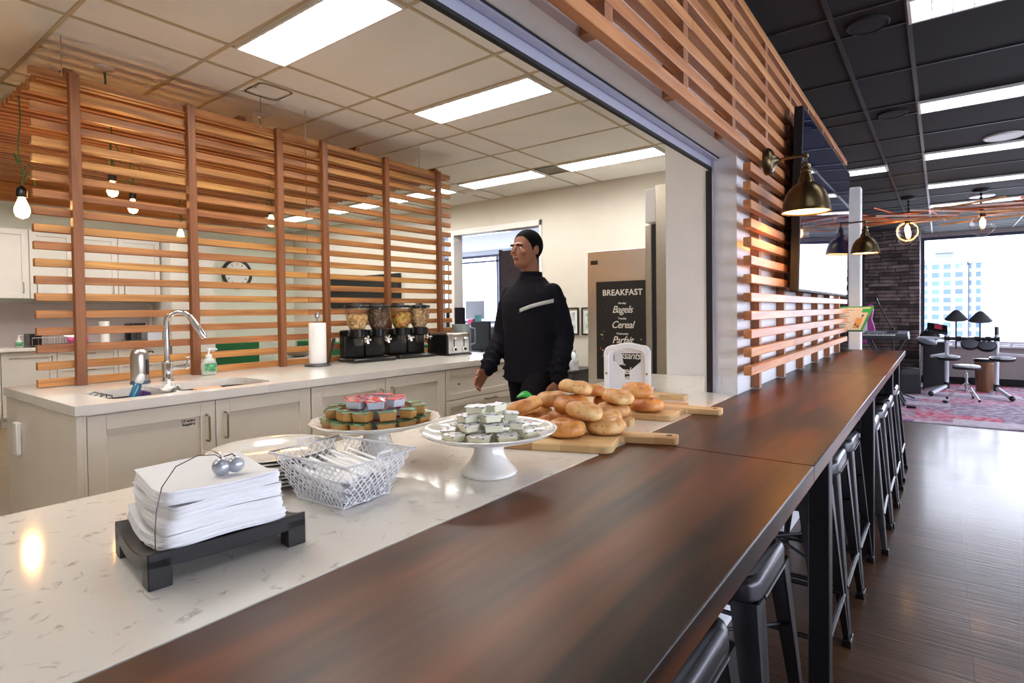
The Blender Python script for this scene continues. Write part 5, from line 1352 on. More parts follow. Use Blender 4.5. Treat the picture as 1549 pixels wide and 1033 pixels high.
M['bamboo'] = bamboo(); M['board_hole'] = mat('shadowed wood', (70, 46, 26), .8)
board((.03, 1.235, ZB), radians(20), .40, .265, .155, .163, .060, 'chequered bamboo paddle board nearest the camera, handle over the walnut bar')
board((-.165, 1.492, ZB), radians(17), .32, .15, .105, .076, .05, 'bamboo paddle board between the other two, only its round handle end showing', False)
board((.0, 1.70, ZB), radians(10), .40, .29, .125, .197, .056, 'chequered bamboo paddle board under the far bagels, handle over the bar edge')
board((-.225, 2.055, ZB), radians(10), .32, .15, .115, .076, .05, 'farthest bamboo paddle board, handle end showing behind the far bagels', False)
def bagel_mat(name, c1, c2, seeds):
    m, nt, b = new_mat(name); tc = nt.nodes.new('ShaderNodeTexCoord'); n = nt.nodes.new('ShaderNodeTexNoise'); n.inputs['Scale'].default_value = 22; n.inputs['Detail'].default_value = 3
    nt.links.new(tc.outputs['Object'], n.inputs['Vector']); r = nt.nodes.new('ShaderNodeValToRGB'); r.color_ramp.elements[0].position = .36; r.color_ramp.elements[1].position = .66
    r.color_ramp.elements[0].color = lin(c1); r.color_ramp.elements[1].color = lin(c2); nt.links.new(n.outputs['Fac'], r.inputs[0]); out = r.outputs[0]
    # baked crust: deeper brown on the crown and the base, paler round the side
    sp = nt.nodes.new('ShaderNodeSeparateXYZ'); nt.links.new(tc.outputs['Object'], sp.inputs[0])
    n3 = nt.nodes.new('ShaderNodeTexNoise'); n3.inputs['Scale'].default_value = 40; n3.inputs['Detail'].default_value = 5; nt.links.new(tc.outputs['Object'], n3.inputs['Vector'])
    ml = nt.nodes.new('ShaderNodeMath'); ml.operation = 'MULTIPLY_ADD'; ml.inputs[1].default_value = .022; nt.links.new(n3.outputs['Fac'], ml.inputs[0]); nt.links.new(sp.outputs['Z'], ml.inputs[2])
    rz_ = nt.nodes.new('ShaderNodeValToRGB'); e = rz_.color_ramp.elements; e[0].position = .008; e[1].position = .052
    e[0].color = (.62, .42, .26, 1); e[1].color = (.72, .50, .32, 1); k1 = e.new(.022); k1.color = (1.08, 1.06, 1.0, 1); k2 = e.new(.036); k2.color = (1.05, 1.0, .92, 1)
    nt.links.new(ml.outputs[0], rz_.inputs[0])
    mz = nt.nodes.new('ShaderNodeMix'); mz.data_type = 'RGBA'; mz.blend_type = 'MULTIPLY'; mz.inputs[0].default_value = .9; nt.links.new(out, mz.inputs[6]); nt.links.new(rz_.outputs[0], mz.inputs[7]); out = mz.outputs[2]
    if seeds:
        v = nt.nodes.new('ShaderNodeTexVoronoi'); v.inputs['Scale'].default_value = 120; nt.links.new(tc.outputs['Object'], v.inputs['Vector'])
        g = nt.nodes.new('ShaderNodeValToRGB'); g.color_ramp.elements[0].position = .18; g.color_ramp.elements[1].position = .24; g.color_ramp.elements[0].color = (1, 1, 1, 1); g.color_ramp.elements[1].color = (0, 0, 0, 1); nt.links.new(v.outputs['Distance'], g.inputs[0])
        s = nt.nodes.new('ShaderNodeSeparateColor'); nt.links.new(v.outputs['Color'], s.inputs[0]); gt = nt.nodes.new('ShaderNodeMath'); gt.operation = 'GREATER_THAN'; gt.inputs[1].default_value = .72; nt.links.new(s.outputs[0], gt.inputs[0])
        mu = nt.nodes.new('ShaderNodeMath'); mu.operation = 'MULTIPLY'; nt.links.new(g.outputs[0], mu.inputs[0]); nt.links.new(gt.outputs[0], mu.inputs[1])
        mx = nt.nodes.new('ShaderNodeMix'); mx.data_type = 'RGBA'; nt.links.new(mu.outputs[0], mx.inputs[0]); nt.links.new(out, mx.inputs[6]); mx.inputs[7].default_value = lin(seeds); out = mx.outputs[2]
    nt.links.new(out, b.inputs['Base Color']); b.inputs['Roughness'].default_value = .5
    bp = nt.nodes.new('ShaderNodeBump'); bp.inputs['Strength'].default_value = .6; bp.inputs['Distance'].default_value = .004; nt.links.new(n3.outputs['Fac'], bp.inputs['Height']); nt.links.new(bp.outputs[0], b.inputs['Normal']); return m
M['bagel_plain'] = bagel_mat('golden bagel crust', (236, 190, 120), (200, 130, 64), None)
M['bagel_seed'] = bagel_mat('speckled bagel crust', (232, 196, 138), (206, 148, 82), (70, 58, 44))
M['bagel_dark'] = bagel_mat('cheese bagel crust', (222, 162, 88), (176, 98, 44), (232, 190, 120))
def bagel_mesh(seed):
    rr = random.Random(seed); ph = [rr.uniform(0, 6) for _ in range(6)]
    m = MB(); n, k = 44, 20; vs = []; fs = []
    for i in range(n):
        a = 2*pi*i/n; R = .0280*(1+.04*sin(2*a+ph[0])+.02*sin(5*a+ph[1])); rr_ = .0252*(1+.05*sin(3*a+ph[2]))
        for j in range(k):
            b = 2*pi*j/k; w = 1+.025*sin(4*b+3*a+ph[3])
            x = R+rr_*cos(b)*w; z = rr_*.88*sin(b)*w
            if z < -.015: z = -.015+(z+.015)*.35
            vs.append((x*cos(a), x*sin(a), z+.0178))
    for i in range(n):
        for j in range(k): fs.append((i*k+j, ((i+1) % n)*k+j, ((i+1) % n)*k+(j+1) % k, i*k+(j+1) % k))
    m.add(vs, fs); return m
def bagels():
    zb = ZB+.0205
    pm = {}
    for nm in ('bagel_plain', 'bagel_seed', 'bagel_dark'):
        for s in range(2): pm[nm, s] = bagel_mesh(hash(nm) % 7+s*3+len(nm)).mesh('bagel', M[nm], 60)
    spec = [(-.138, 1.285, 0, 0, 0, 'bagel_plain', 'golden bagel at the front left of the near board'), (-.062, 1.372, 0, 0, 0, 'bagel_seed', 'speckled pale bagel at the front right of the near board'),
        (-.118, 1.345, .041, 8, -6, 'bagel_seed', 'speckled bagel resting on top of the two front ones'), (-.298, 1.318, .041, 10, 18, 'bagel_plain', 'pale bagel at the far left of the pile, behind the cake stand'),
        (-.250, 1.300, 0, 0, 0, 'bagel_dark', 'browned bagel under the leftmost pale one'), (-.225, 1.410, 0, 0, 0, 'bagel_dark', 'bagel in the middle of the near board, behind the front left one'),
        (-.128, 1.478, 0, 0, 0, 'bagel_seed', 'bagel on the near board behind the front right one'), (-.345, 1.43, 0, 0, 0, 'bagel_plain', 'bagel at the back left of the near board'),
        (-.205, 1.422, .042, -6, 5, 'bagel_dark', 'bagel leaning in the second layer, left of centre'), (-.31, 1.47, .041, 5, 0, 'bagel_seed', 'bagel in the second layer at the back left'),
        (-.255, 1.515, 0, 0, 0, 'bagel_plain', 'bagel between the two boards'), (-.226, 1.475, .083, 6, 8, 'bagel_seed', 'speckled bagel highest in the pile'),
        (-.335, 1.625, 0, 0, 0, 'bagel_dark', 'dark cheese bagel low at the back of the pile'), (-.30, 1.70, .041, 4, -8, 'bagel_plain', 'golden bagel at the back, left of the white slicer'),
        (-.255, 1.742, 0, 0, 0, 'bagel_dark', 'bagel at the back left of the far board'), (-.165, 1.60, 0, 0, 0, 'bagel_seed', 'bagel low at the front of the far board'), (-.150, 1.61, .042, 7, 0, 'bagel_seed', 'speckled bagel resting at the front of the far board, second layer'),
        (-.112, 1.748, 0, 0, 0, 'bagel_dark', 'browned seeded bagel at the right end of the far board'), (-.165, 1.785, .0415, -8, 6, 'bagel_plain', 'golden bagel on top at the right of the pile, before the slicer'), (-.185, 1.845, 0, 0, 0, 'bagel_plain', 'bagel half hidden at the back right of the far board')]
    for i, (x, y, z, tx, ty, m, lb) in enumerate(spec):
        o = bpy.data.objects.new('bagel', pm[m, i % 2]); COL.objects.link(o); o.location = (x, y, zb+z); o.rotation_euler = (radians(tx), radians(ty), i*1.3); s = 1.03 if z == 0 else 1.0; o.scale = (s, s, s)
        tag(o, lb, 'bagel', 'bagels on the boards')
    l = MB(); l.grid(lambda u, v: (.05*(u-.5), .035*(v-.5)*(1-abs(2*u-1)**2*.8), .012*sin(pi*u)*(1+.4*sin(6*v))), 12, 8)
    o = l.build('green_leaf', mat('bright green paper', (40, 168, 62), .5), None, (-.345, 1.375, ZB+.0965)); o.modifiers.new('thickness', 'SOLIDIFY').thickness = .002
    o.rotation_euler = (radians(25), 0, radians(30)); tag(o, 'bright green leaf of paper tucked behind the leftmost bagels', 'paper')
bagels()
def slicer():
    t = thing('bagel_slicer', 'white plastic bagel slicer with a V-shaped slot behind the bagels', 'slicer', (-.462, 2.31, ZB), radians(18))
    hw, h = .102, .21
    def arch(w, hh, z0=0, n=14):
        p = [(-w, z0)]
        r = .035
        top = [(-w, hh-.045)]
        for i in range(7): a = radians(180-15*i*.8); top.append((-w+r+r*cos(a), hh-.045+r*sin(a)))
        for i in range(1, n): f = i/n; x = -w+r+(2*w-2*r)*f; top.append((x, hh-.012+.012*sin(pi*f)))
        for a in [radians(72-12*i) for i in range(7)]: top.append((w-r+r*cos(a), hh-.045+r*sin(a)))
        return p+top+[(w, hh-.045), (w, z0)]
    A = arch(hw, h); B = arch(hw-.02, h-.02)
    # rim: outer arch ring, thick
    def ring(mb, O, I, y0, y1):
        n = len(O); vs = [(x, y0, z) for x, z in O]+[(x, y0, z) for x, z in I]+[(x, y1, z) for x, z in O]+[(x, y1, z) for x, z in I]
        fs = []
        for i in range(n-1):
            fs += [(i, i+1, n+i+1, n+i), (2*n+i, 3*n+i, 3*n+i+1, 2*n+i+1), (i, 2*n+i, 2*n+i+1, i+1), (n+i, n+i+1, 3*n+i+1, 3*n+i)]
        fs += [(0, n, 3*n, 2*n), (n-1, 3*n-1, 4*n-1, 2*n-1)]
        mb.add(vs, fs)
    m = MB(); ring(m, A, B, -.04, .03); m.build('housing', M['white_plastic'], t, bevel=.003)
    # inner plate with the V opening and slot
    y = .0
    def plate(mb, y0, y1):
        w = hw-.0195
        L = [(-w, .0), (-.008, .0), (-.008, .045), (-.012, .052), (-.012, .085), (-.062, .128), (-.062, .155), (-w, .155)]
        for s in (1, -1):
            q = [(s*x, z) for x, z in L]; n = len(q)
            mb.add([(x, y0, z) for x, z in q]+[(x, y1, z) for x, z in q], [tuple(range(n)), tuple(range(2*n-1, n-1, -1))]+[(i, (i+1) % n, n+(i+1) % n, n+i) for i in range(n)])
        mb.box(-w, y0, .165, w, y1, h-.018); mb.box(-w, y0, .155, -.062, y1, .165); mb.box(.062, y0, .155, w, y1, .165)
        mb.box(-.0085, y0, 0, .0085, y1, .045)
    p = MB(); plate(p, -.022, -.012); p.build('front_plate', M['white_plastic'], t, smooth=0)
    s = MB()
    for x in (-.09, .09): s.lathe([(.005, -.0395), (.005, -.0415), (.001, -.042)], 14, M=Matrix.Translation((x, 0, .075)) @ Matrix.Rotation(radians(90), 4, 'X') @ Matrix.Translation((0, 0, .082)))
    s.build('screw', mat('brass', (176, 136, 60), .3, metal=.9), t)
    b = MB(); b.prism([(-.062, .10), (-.02, .115), (-.03, .165), (-.062, .165)], -.010, -.008, Matrix.Rotation(radians(90), 4, 'X')); b.build('blade_guard', M['white_plastic'], t, smooth=0)
    MB().box(-hw-.012, -.06, 0, hw+.012, .05, .008).build('base', M['white_plastic'], t, bevel=.003)
slicer()
# ================================================================== walking person
def remeshed(name, mb, voxel, m, parent, smooth_it=6, fac=.5):
    me = mb.mesh(name+'_src', m, 0); o = bpy.data.objects.new(name+'_src', me); COL.objects.link(o)
    r = o.modifiers.new('r', 'REMESH'); r.mode = 'VOXEL'; r.voxel_size = voxel; r.use_smooth_shade = True
    s = o.modifiers.new('s', 'SMOOTH'); s.factor = fac; s.iterations = smooth_it
    bpy.context.view_layer.update()
    dg = bpy.context.evaluated_depsgraph_get()
    me2 = bpy.data.meshes.new_from_object(o.evaluated_get(dg)); me2.name = name
    bpy.data.objects.remove(o); bpy.data.meshes.remove(me)
    me2.materials.clear(); me2.materials.append(m)
    for p in me2.polygons: p.use_smooth = True
    n = bpy.data.objects.new(name, me2); COL.objects.link(n)
    if parent is not None: n.parent = parent
    return n
def chain(mb, pts, rad, n=14):
    for p, r in zip(pts, rad): mb.ball(p, r, n, 8)
    for i in range(len(pts)-1): mb.tube([pts[i], pts[i+1]], [rad[i], rad[i+1]], n)
def loft(mb, rows, n=28):
    vs = []; fs = []
    for z, rx, ry, cx, cy in rows:
        for i in range(n):
            a = 2*pi*i/n; ex = 2.4
            c, s = cos(a), sin(a); k = (abs(c)**ex+abs(s)**ex)**(-1/ex)
            vs.append((cx+rx*c*k, cy+ry*s*k, z))
    for j in range(len(rows)-1):
        for i in range(n): fs.append((j*n+i, j*n+(i+1) % n, (j+1)*n+(i+1) % n, (j+1)*n+i))
    fs.append(tuple(range(n-1, -1, -1))); fs.append(tuple((len(rows)-1)*n+i for i in range(n)))
    mb.add(vs, fs)
M['eye_white'] = mat('eye white', (196, 188, 182), .5, spec=.2)
def person():
    t = thing('person', 'person with short dark hair in a dark navy long-sleeved jacket walking along the kitchen aisle', 'person', (-1.335, 2.76, 0), radians(-8))
    skin = mat('skin', (150, 98, 74), .5); navy = mat('dark navy jacket', (12, 12, 23), .85, var=.12, scale=10, bump=.2, bscale=30, spec=.2); trouser = mat('black trousers', (12, 12, 17), .85, spec=.2)
    hairm = mat('black hair', (9, 7, 7), .85, bump=.6, bscale=120, spec=.15); stripe = mat('pale grey stripe', (176, 176, 178), .6)
    V = Vector
    # joints (faces -Y; person's right is -X)
    RS, RE, RW = V((-.178, .0, 1.392)), V((-.222, -.035, 1.12)), V((-.205, -.185, .905))
    LS, LE, LW = V((.178, .01, 1.392)), V((.225, .055, 1.12)), V((.22, -.01, .865))
    hip = .93
    RH, RK, RA = V((-.09, 0, hip)), V((-.10, .06, .50)), V((-.10, .27, .13))
    LH, LK, LA = V((.09, 0, hip)), V((.10, -.20, .50)), V((.10, -.26, .085))
    b = MB()
    # torso and legs
    loft(b, [(.86, .12, .085, 0, .0), (.93, .155, .10, 0, .005), (1.0, .15, .095, 0, .0), (1.10, .135, .09, 0, -.005), (1.22, .155, .10, 0, -.005), (1.33, .170, .10, 0, .0), (1.385, .15, .08, 0, .005), (1.43, .09, .065, 0, .01), (1.475, .065, .06, 0, .01)])
    chain(b, [RS+V((.012, 0, -.022)), RE, RW], [.044, .040, .030]); chain(b, [LS+V((-.012, 0, -.022)), LE, LW], [.044, .040, .030])
    chain(b, [RH, RK, RA], [.085, .058, .042]); chain(b, [LH, LK, LA], [.085, .058, .042])
    for A, f in ((RA, V((0, -.19, -.03))), (LA, V((0, -.21, -.03)))): chain(b, [A+V((0, .03, -.03)), A+f*.5+V((0, 0, -.01)), A+f], [.035, .034, .026])
    # neck and head
    HC = V((0, -.035, 1.635))
    chain(b, [V((0, .012, 1.45)), V((0, -.012, 1.56))], [.058, .052])
    b.ball(HC+V((0, .018, .03)), .094, 20, 14, (.82, 1.0, 1.0))
    b.ball(HC+V((0, -.012, -.015)), .080, 20, 14, (.86, 1.0, 1.12))
    b.ball(HC+V((0, -.045, -.075)), .042, 16, 10, (1.05, .95, .8))
    b.ball(HC+V((0, -.078, .028)), .03, 14, 8, (1.7, .5, .4))
    b.tube([HC+V((0, -.088, .02)), HC+V((0, -.108, -.016)), HC+V((0, -.090, -.026))], [.008, .0135, .009], 10)
    b.ball(HC+V((0, -.086, -.05)), .02, 12, 8, (1.2, .5, .5))
    for s in (-1, 1):
        b.ball(HC+V((s*.078, .012, .0)), .026, 12, 10, (.35, .75, 1.15)); b.ball(HC+V((s*.04, -.068, -.018)), .024, 12, 8, (1, .6, .8))
    # hands: palm, four fingers, thumb
    def hand(W, d, side):
        d = d.normalized(); up = V((0, 0, 1)); sx = d.cross(V((side, 0, 0))).normalized(); acr = sx if abs(sx.y) > .3 else V((0, 1, 0))
        nrm = d.cross(acr).normalized()
        if nrm.x*side > 0: nrm = -nrm       # palm faces the body
        acr = acr if acr.y < 0 else -acr     # towards the front = thumb side
        pc = W+d*.05
        for k in (-1.5, -.5, .5, 1.5): chain(b, [W+d*.018+acr*(k*.011), W+d*.09+acr*(k*.0205)], [.0155, .0115], 10)
        L = [(.060, 1.5), (.072, .5), (.068, -.5), (.054, -1.5)]
        for ln, k in L:
            p0 = W+d*.092+acr*(k*.0212); c = nrm
            p1 = p0+(d+c*.22).normalized()*ln*.5; p2 = p1+(d+c*.7).normalized()*ln*.34; p3 = p2+(d+c*1.2).normalized()*ln*.26
            chain(b, [p0, p1, p2, p3], [.0098, .009, .0082, .0068], 10)
        q0 = W+d*.028+acr*.026; q1 = q0+(d*.7+acr*.75+nrm*.25).normalized()*.036; q2 = q1+(d+acr*.25+nrm*.35).normalized()*.030; q3 = q2+(d+nrm*.4).normalized()*.02
        chain(b, [q0, q1, q2, q3], [.0145, .0125, .0105, .008], 10)
    hand(RW, V((.02, -.115, -.085)), -1); hand(LW, V((.0, -.04, -.16)), 1)
    body = remeshed('body', b, .0052, skin, t, 5)
    # jacket
    j = MB()
    loft(j, [(.845, .182, .128, 0, .0), (.90, .186, .132, 0, .002), (1.0, .182, .128, 0, .0), (1.10, .178, .122, 0, -.004), (1.22, .190, .126, 0, -.005), (1.32, .203, .122, 0, .0), (1.375, .200, .108, 0, .004), (1.41, .168, .095, 0, .008), (1.44, .118, .082, 0, .01), (1.478, .078, .074, 0, .008)])
    chain(j, [RS+V((.006, 0, -.014)), (RS+RE)/2, RE, (RE+RW)/2, RW+(RE-RW).normalized()*.012], [.058, .063, .059, .056, .046]); chain(j, [LS+V((-.006, 0, -.014)), (LS+LE)/2, LE, (LE+LW)/2, LW+(LE-LW).normalized()*.012], [.058, .063, .059, .056, .046])
    rj = random.Random(4)
    for k in range(16):
        z = rj.uniform(.9, 1.3); a = rj.uniform(-2.8, -.4); x = .17*cos(a); y = .112*sin(a)
        j.tube([(x, y, z), (x+rj.uniform(-.05, .05), y-.004, z-.05), (x+rj.uniform(-.09, .09), y, z-.10)], [.004, .013, .004], 8)
    for A, B in ((RS, RE), (RE, RW), (LS, LE), (LE, LW)):
        for k in range(4):
            f = .25+.2*k; c = A.lerp(B, f); r = .059; d = (B-A).normalized(); n1 = d.cross(V((1, 0, 0))).normalized(); n2 = d.cross(n1)
            j.tube([c+(n1*cos(q)+n2*sin(q))*r+d*.014*sin(q*1.5+k) for q in [x*.5 for x in range(13)]], .0065, 8)
    remeshed('jacket', j, .0085, navy, t, 5)
    c = MB(); c.lathe([(.069, 1.455), (.074, 1.46), (.068, 1.505), (.063, 1.508), (.062, 1.47)], 28, (0, .004, 0), sy=1.0, cap0=False, cap1=False); c.build('collar', navy, t, smooth=60)
    # pale diagonal stripe across the left chest and upper sleeve
    s = MB(); s.grid(lambda u, v: (.035+.20*u, -.131+.16*max(0, u-.35)**1.6, 1.262+.055*u+.022*v), 18, 3)
    so = s.build('chest_stripe', stripe, t, smooth=60); sd = so.modifiers.new('thickness', 'SOLIDIFY'); sd.thickness = .004
    so['label'] = 'pale grey stripe across the left chest'
    p = MB()
    loft(p, [(.84, .13, .095, 0, 0), (.90, .162, .112, 0, .004), (.945, .160, .108, 0, .003)])
    chain(p, [RH, RK, RA+V((0, 0, .01))], [.098, .075, .062]); chain(p, [LH, LK, LA+V((0, 0, .01))], [.098, .075, .062])
    remeshed('trousers', p, .011, trouser, t, 6)
    for A, f in ((RA, V((0, -.20, -.028))), (LA, V((0, -.22, -.03)))):
        q = MB(); chain(q, [A+V((0, .035, -.035)), A+f*.5+V((0, 0, -.012)), A+f], [.044, .045, .036]); q.box(-.045+A.x, A.y-.25, A.z-.083, .045+A.x, A.y+.07, A.z-.06)
        remeshed('shoe', q, .009, M['black_matte'], t, 4)
    h = MB()
    h.ball(HC+V((0, .022, .034)), .0985, 26, 18, (.84, 1.0, .99))
    hair = remeshed('hair', h, .007, hairm, t, 2)
    bm = bmesh.new(); bm.from_mesh(hair.data)
    kill = [v for v in bm.verts if (v.co-HC).y < -.062+.55*max(0, .085-(v.co-HC).z) or (v.co-HC).z < -.05]
    bmesh.ops.delete(bm, geom=kill, context='VERTS'); bm.to_mesh(hair.data); bm.free()
    hair.modifiers.new('thickness', 'SOLIDIFY').thickness = .004
    for sx in (-1, 1):
        e = MB(); e.ball(HC+V((sx*.031, -.0752, .004)), .0092, 14, 10); eo = e.build('eye', M['eye_white'], t, smooth=60)
        e = MB(); e.ball(HC+V((sx*.031, -.0805, .004)), .0050, 12, 8); e.build('iris', hairm, eo, smooth=60)
        e = MB(); e.tube([HC+V((sx*.014, -.094, .026)), HC+V((sx*.032, -.092, .031)), HC+V((sx*.052, -.078, .024))], .0035, 6); e.build('eyebrow', hairm, t)
    mo = MB(); mo.tube([HC+V((-.022, -.090, -.049)), HC+V((0, -.0985, -.051)), HC+V((.022, -.090, -.049))], .0035, 6); mo.build('mouth', mat('lip', (120, 66, 58), .5), t)
person()

# ================================================================== far corner of the lounge
def rug():
    o = MB().box(-.2, 7.43, .0005, 3.6, 11.3, .012).build('patchwork_rug', M['rug'], None, smooth=0)
    tag(o, 'pink and grey patchwork rug under the drum kit', 'rug')
rug()
def amp(loc, label):
    t = thing('guitar_amplifier', label, 'amplifier', loc, radians(14))
    b = MB(); b.prism([(-.13, 0), (.13, 0), (.13, .36), (-.10, .37), (-.13, .33)], -.11, .11, Matrix.Rotation(radians(90), 4, 'X')); b.build('cabinet', M['black_lacquer'], t, bevel=.012)
    MB().box(-.11, -.113, .03, .11, -.1105, .28).build('grille', M['dark_steel'], t, smooth=0)
    MB().box(-.11, -.114, .29, .11, -.1105, .345).build('control_strip', M['gunmetal'], t, smooth=0)
    MB().tube([(-.05, 0, .37), (-.045, 0, .395), (.045, 0, .395), (.05, 0, .366)], .008, 8).build('handle', M['black_plastic'], t)
amp((.315, 9.85, .012), 'small black guitar amplifier on the rug edge, right of the bar end')
def keyboard():
    t = thing('electronic_keyboard', 'grey and black electronic keyboard beyond the bar end', 'keyboard', (.12, 8.6, .8515))
    b = MB(); vs = [(-.26, -.16, 0), (.25, -.16, 0), (.25, .22, 0), (-.26, .22, 0), (-.26, -.16, .05), (.24, -.16, .05), (.24, .22, .10), (-.26, .22, .10)]
    b.add(vs, [(0, 3, 2, 1), (4, 5, 6, 7), (0, 1, 5, 4), (1, 2, 6, 5), (2, 3, 7, 6), (3, 0, 4, 7)]); b.build('body', mat('dark grey keyboard case', (52, 52, 60), .35), t, bevel=.008)
    T = Matrix.Translation((0, -.16, .0505)) @ Matrix.Rotation(atan2(.05, .38), 4, 'X')
    MB(T).box(-.25, .01, 0, .10, .13, .004).build('white_keys', M['white_plastic'], t, smooth=0)
    k = MB(T)
    for i in range(15):
        if i % 7 not in (2, 6): k.box(-.24+i*.0228, .06, .004, -.228+i*.0228, .13, .011)
    k.build('black_keys', M['black_plastic'], t, smooth=0)
    MB(T).box(-.25, .15, 0, .23, .36, .004).build('control_panel', mat('silver panel', (160, 164, 180), .35), t, smooth=0)
    MB(T).box(.0, .2, .004, .12, .3, .008).build('display', M['black_plastic'], t, smooth=0)
    s = MB(); s.tube([(-.2, -.1, 0), (.2, -.1, -.82)], .014, 8); s.tube([(.2, -.1, 0), (-.2, -.1, -.82)], .014, 8); s.tube([(-.2, .15, 0), (.2, .15, -.82)], .014, 8); s.tube([(.2, .15, 0), (-.2, .15, -.82)], .014, 8)
    s.tube([(-.2, -.14, -.825), (-.2, .2, -.825)], .014, 8); s.tube([(.2, -.14, -.825), (.2, .2, -.825)], .014, 8); s.tube([(-.2, -.1, -.008), (-.2, .15, -.008)], .012, 8); s.tube([(.2, -.1, -.008), (.2, .15, -.008)], .012, 8); s.build('stand', M['black_matte'], t)
keyboard()
def mic_stand():
    t = thing('microphone_stand', 'black boom microphone stand behind the keyboard', 'microphone stand', (.16, 9.2, .012))
    s = MB(); s.tube([(0, 0, .06), (0, 0, .95)], .011, 10); s.tube([(.02, 0, .88), (-.165, .0, 1.28)], .009, 8); s.ball((0, 0, .95), .025)
    for k in range(3): a = 2*pi*k/3; s.tube([(0, 0, .1), (.25*cos(a), .25*sin(a), .01)], .009, 8)
    s.build('stand', M['black_matte'], t)
    m = MB(); m.tube([(-.165, 0, 1.28), (-.205, 0, 1.365)], [.012, .018], 12); m.ball((-.21, 0, 1.375), .026); m.build('microphone', M['black_plastic'], t)
mic_stand()
def guitar():
    t = thing('electric_guitar', 'magenta electric guitar hanging on the stone wall behind the column', 'guitar', (-.355, 10.74, .66)); t.scale = (1.35, 1, 1.55)
    b = MB()
    o = [(.0, 0), (.1, .02), (.145, .1), (.125, .2), (.10, .27), (.12, .36), (.10, .44), (.045, .42), (.0, .38), (-.045, .42), (-.10, .44), (-.12, .36), (-.10, .27), (-.125, .2), (-.145, .1), (-.1, .02)]
    b.prism(o, -.02, .02, Matrix.Rotation(radians(90), 4, 'X')); b.build('body', mat('magenta lacquer', (176, 56, 150), .2, coat=.6), t, bevel=.01)
    n = MB(); n.box(-.022, -.03, .36, .022, -.012, .92); n.box(-.035, -.028, .92, .035, -.01, 1.06); n.build('neck', M['black_lacquer'], t, bevel=.004)
    p = MB(); p.box(-.05, -.028, .12, .05, -.02, .3); p.build('pickguard', M['white_plastic'], t, smooth=0)
    h = MB(); h.tube([(0, .05, .95), (0, -.04, .96)], .012, 8); h.build('hanger', M['black_matte'], t)
guitar()
def drums():
    t = thing('electronic_drum_kit', 'electronic drum kit with grey pads and white tubular rack by the far window', 'drum kit', (1.0, 9.9, .012))
    L, R = -.235, .315
    def foot(x, name):
        r = MB(); r.tube([(x, 0, .1), (x, 0, .86)], .026, 14); r.build('rack_post', M['white_tube'], t)
        f = MB(); f.tube([(x, 0, .13), (x-.18 if x < 0 else x+.14, -.30, .038)], .026, 10); f.tube([(x, 0, .13), (x-.25 if x < 0 else x-.05, .18, .03)], .022, 10); f.build('rack_foot', M['white_tube'], t)
        g = MB(); q = (x-.18 if x < 0 else x+.14, -.30, .038); g.ball(q, .036); g.tube([(x, 0, .09), (x, 0, .18)], .036, 12); g.build('clamp', M['black_plastic'], t)
    M['white_tube'] = mat('pale grey tube', (206, 208, 218), .3)
    foot(L, 'l'); foot(R, 'r')
    b = MB(); b.tube([(L, 0, .80), (R, 0, .80)], .024, 12); b.build('cross_bar', M['gunmetal'], t)
    b = MB(); b.tube([(R, 0, .8), (R, 0, .97)], .024, 12); b.build('right_upper_post', M['gunmetal'], t)
    for x, z in ((-.10, .80), (.10, .80), (.22, .80), (L, .80), (R, .80)):
        c = MB(); c.tube([(x-.03, 0, z), (x+.03, 0, z)], .036, 12); c.build('clamp', M['black_plastic'], t)
    pad = mat('grey rubber pad', (92, 94, 104), .6); rim = M['black_plastic']
    def pad_at(c, r, tilt, az=0, name='drum_pad'):
        T = Matrix.Translation(c) @ Matrix.Rotation(az, 4, 'Z') @ Matrix.Rotation(tilt, 4, 'X')
        o = MB(T).lathe([(r*.3, -.05), (r, -.03), (r*1.04, -.01), (r*1.03, .006), (r*.96, .008)], 32).build(name, rim, t, smooth=50)
        MB(T).lathe([(r*.95, .0082), (r*.9, .011), (.001, .0115)], 32).build('pad_head', pad, o, smooth=50)
    pad_at((.02, -.09, .735), .10, radians(38)); pad_at((.205, -.09, .715), .105, radians(34)); pad_at((-.47, -.05, .76), .125, radians(26), radians(40))
    pad_at((-.22, -.22, .555), .13, radians(7)); pad_at((.36, -.22, .56), .135, radians(6))
    a = MB(); a.tube([(L, 0, .58), (-.42, -.12, .55)], .02, 10); a.tube([(L, 0, .58), (-.22, -.2, .53)], .016, 8); a.tube([(R, 0, .58), (.36, -.2, .53)], .016, 8); a.tube([(R, 0, .60), (.62, -.05, .585)], .02, 10); a.tube([(L, 0, .80), (-.52, -.02, .81)], .02, 10)
    a.tube([(.02, 0, .8), (.02, -.07, .72)], .012, 8); a.tube([(.2, 0, .8), (.205, -.07, .70)], .012, 8); a.tube([(-.47, 0, .8), (-.47, -.04, .74)], .012, 8)
    a.build('pad_arm', M['white_tube'], t)
    for x, z in ((-.15, 1.07), (.115, 1.05)):
        s = MB(); s.tube([(x+.02, .0, .66), (x+.02, .0, z+.09)], .009, 8); s.build('cymbal_rod', M['black_matte'], t)
        c = MB(); T = Matrix.Translation((x+.02, -.02, z)) @ Matrix.Rotation(radians(12), 4, 'X')
        MBc = MB(T).lathe([(.133, .0), (.135, .006), (.10, .05), (.055, .105), (.03, .130), (.012, .138), (.001, .14)], 36, cap1=False); MBc.build('cymbal_pad', mat('charcoal rubber', (62, 60, 64), .65), t, smooth=50)
    m = MB(Matrix.Translation((-.36, -.05, .93)) @ Matrix.Rotation(radians(38), 4, 'X') @ Matrix.Rotation(radians(14), 4, 'Y')); m.box(-.11, -.09, 0, .13, .09, .035); mo = m.build('sound_module', M['gunmetal'], t, bevel=.006)
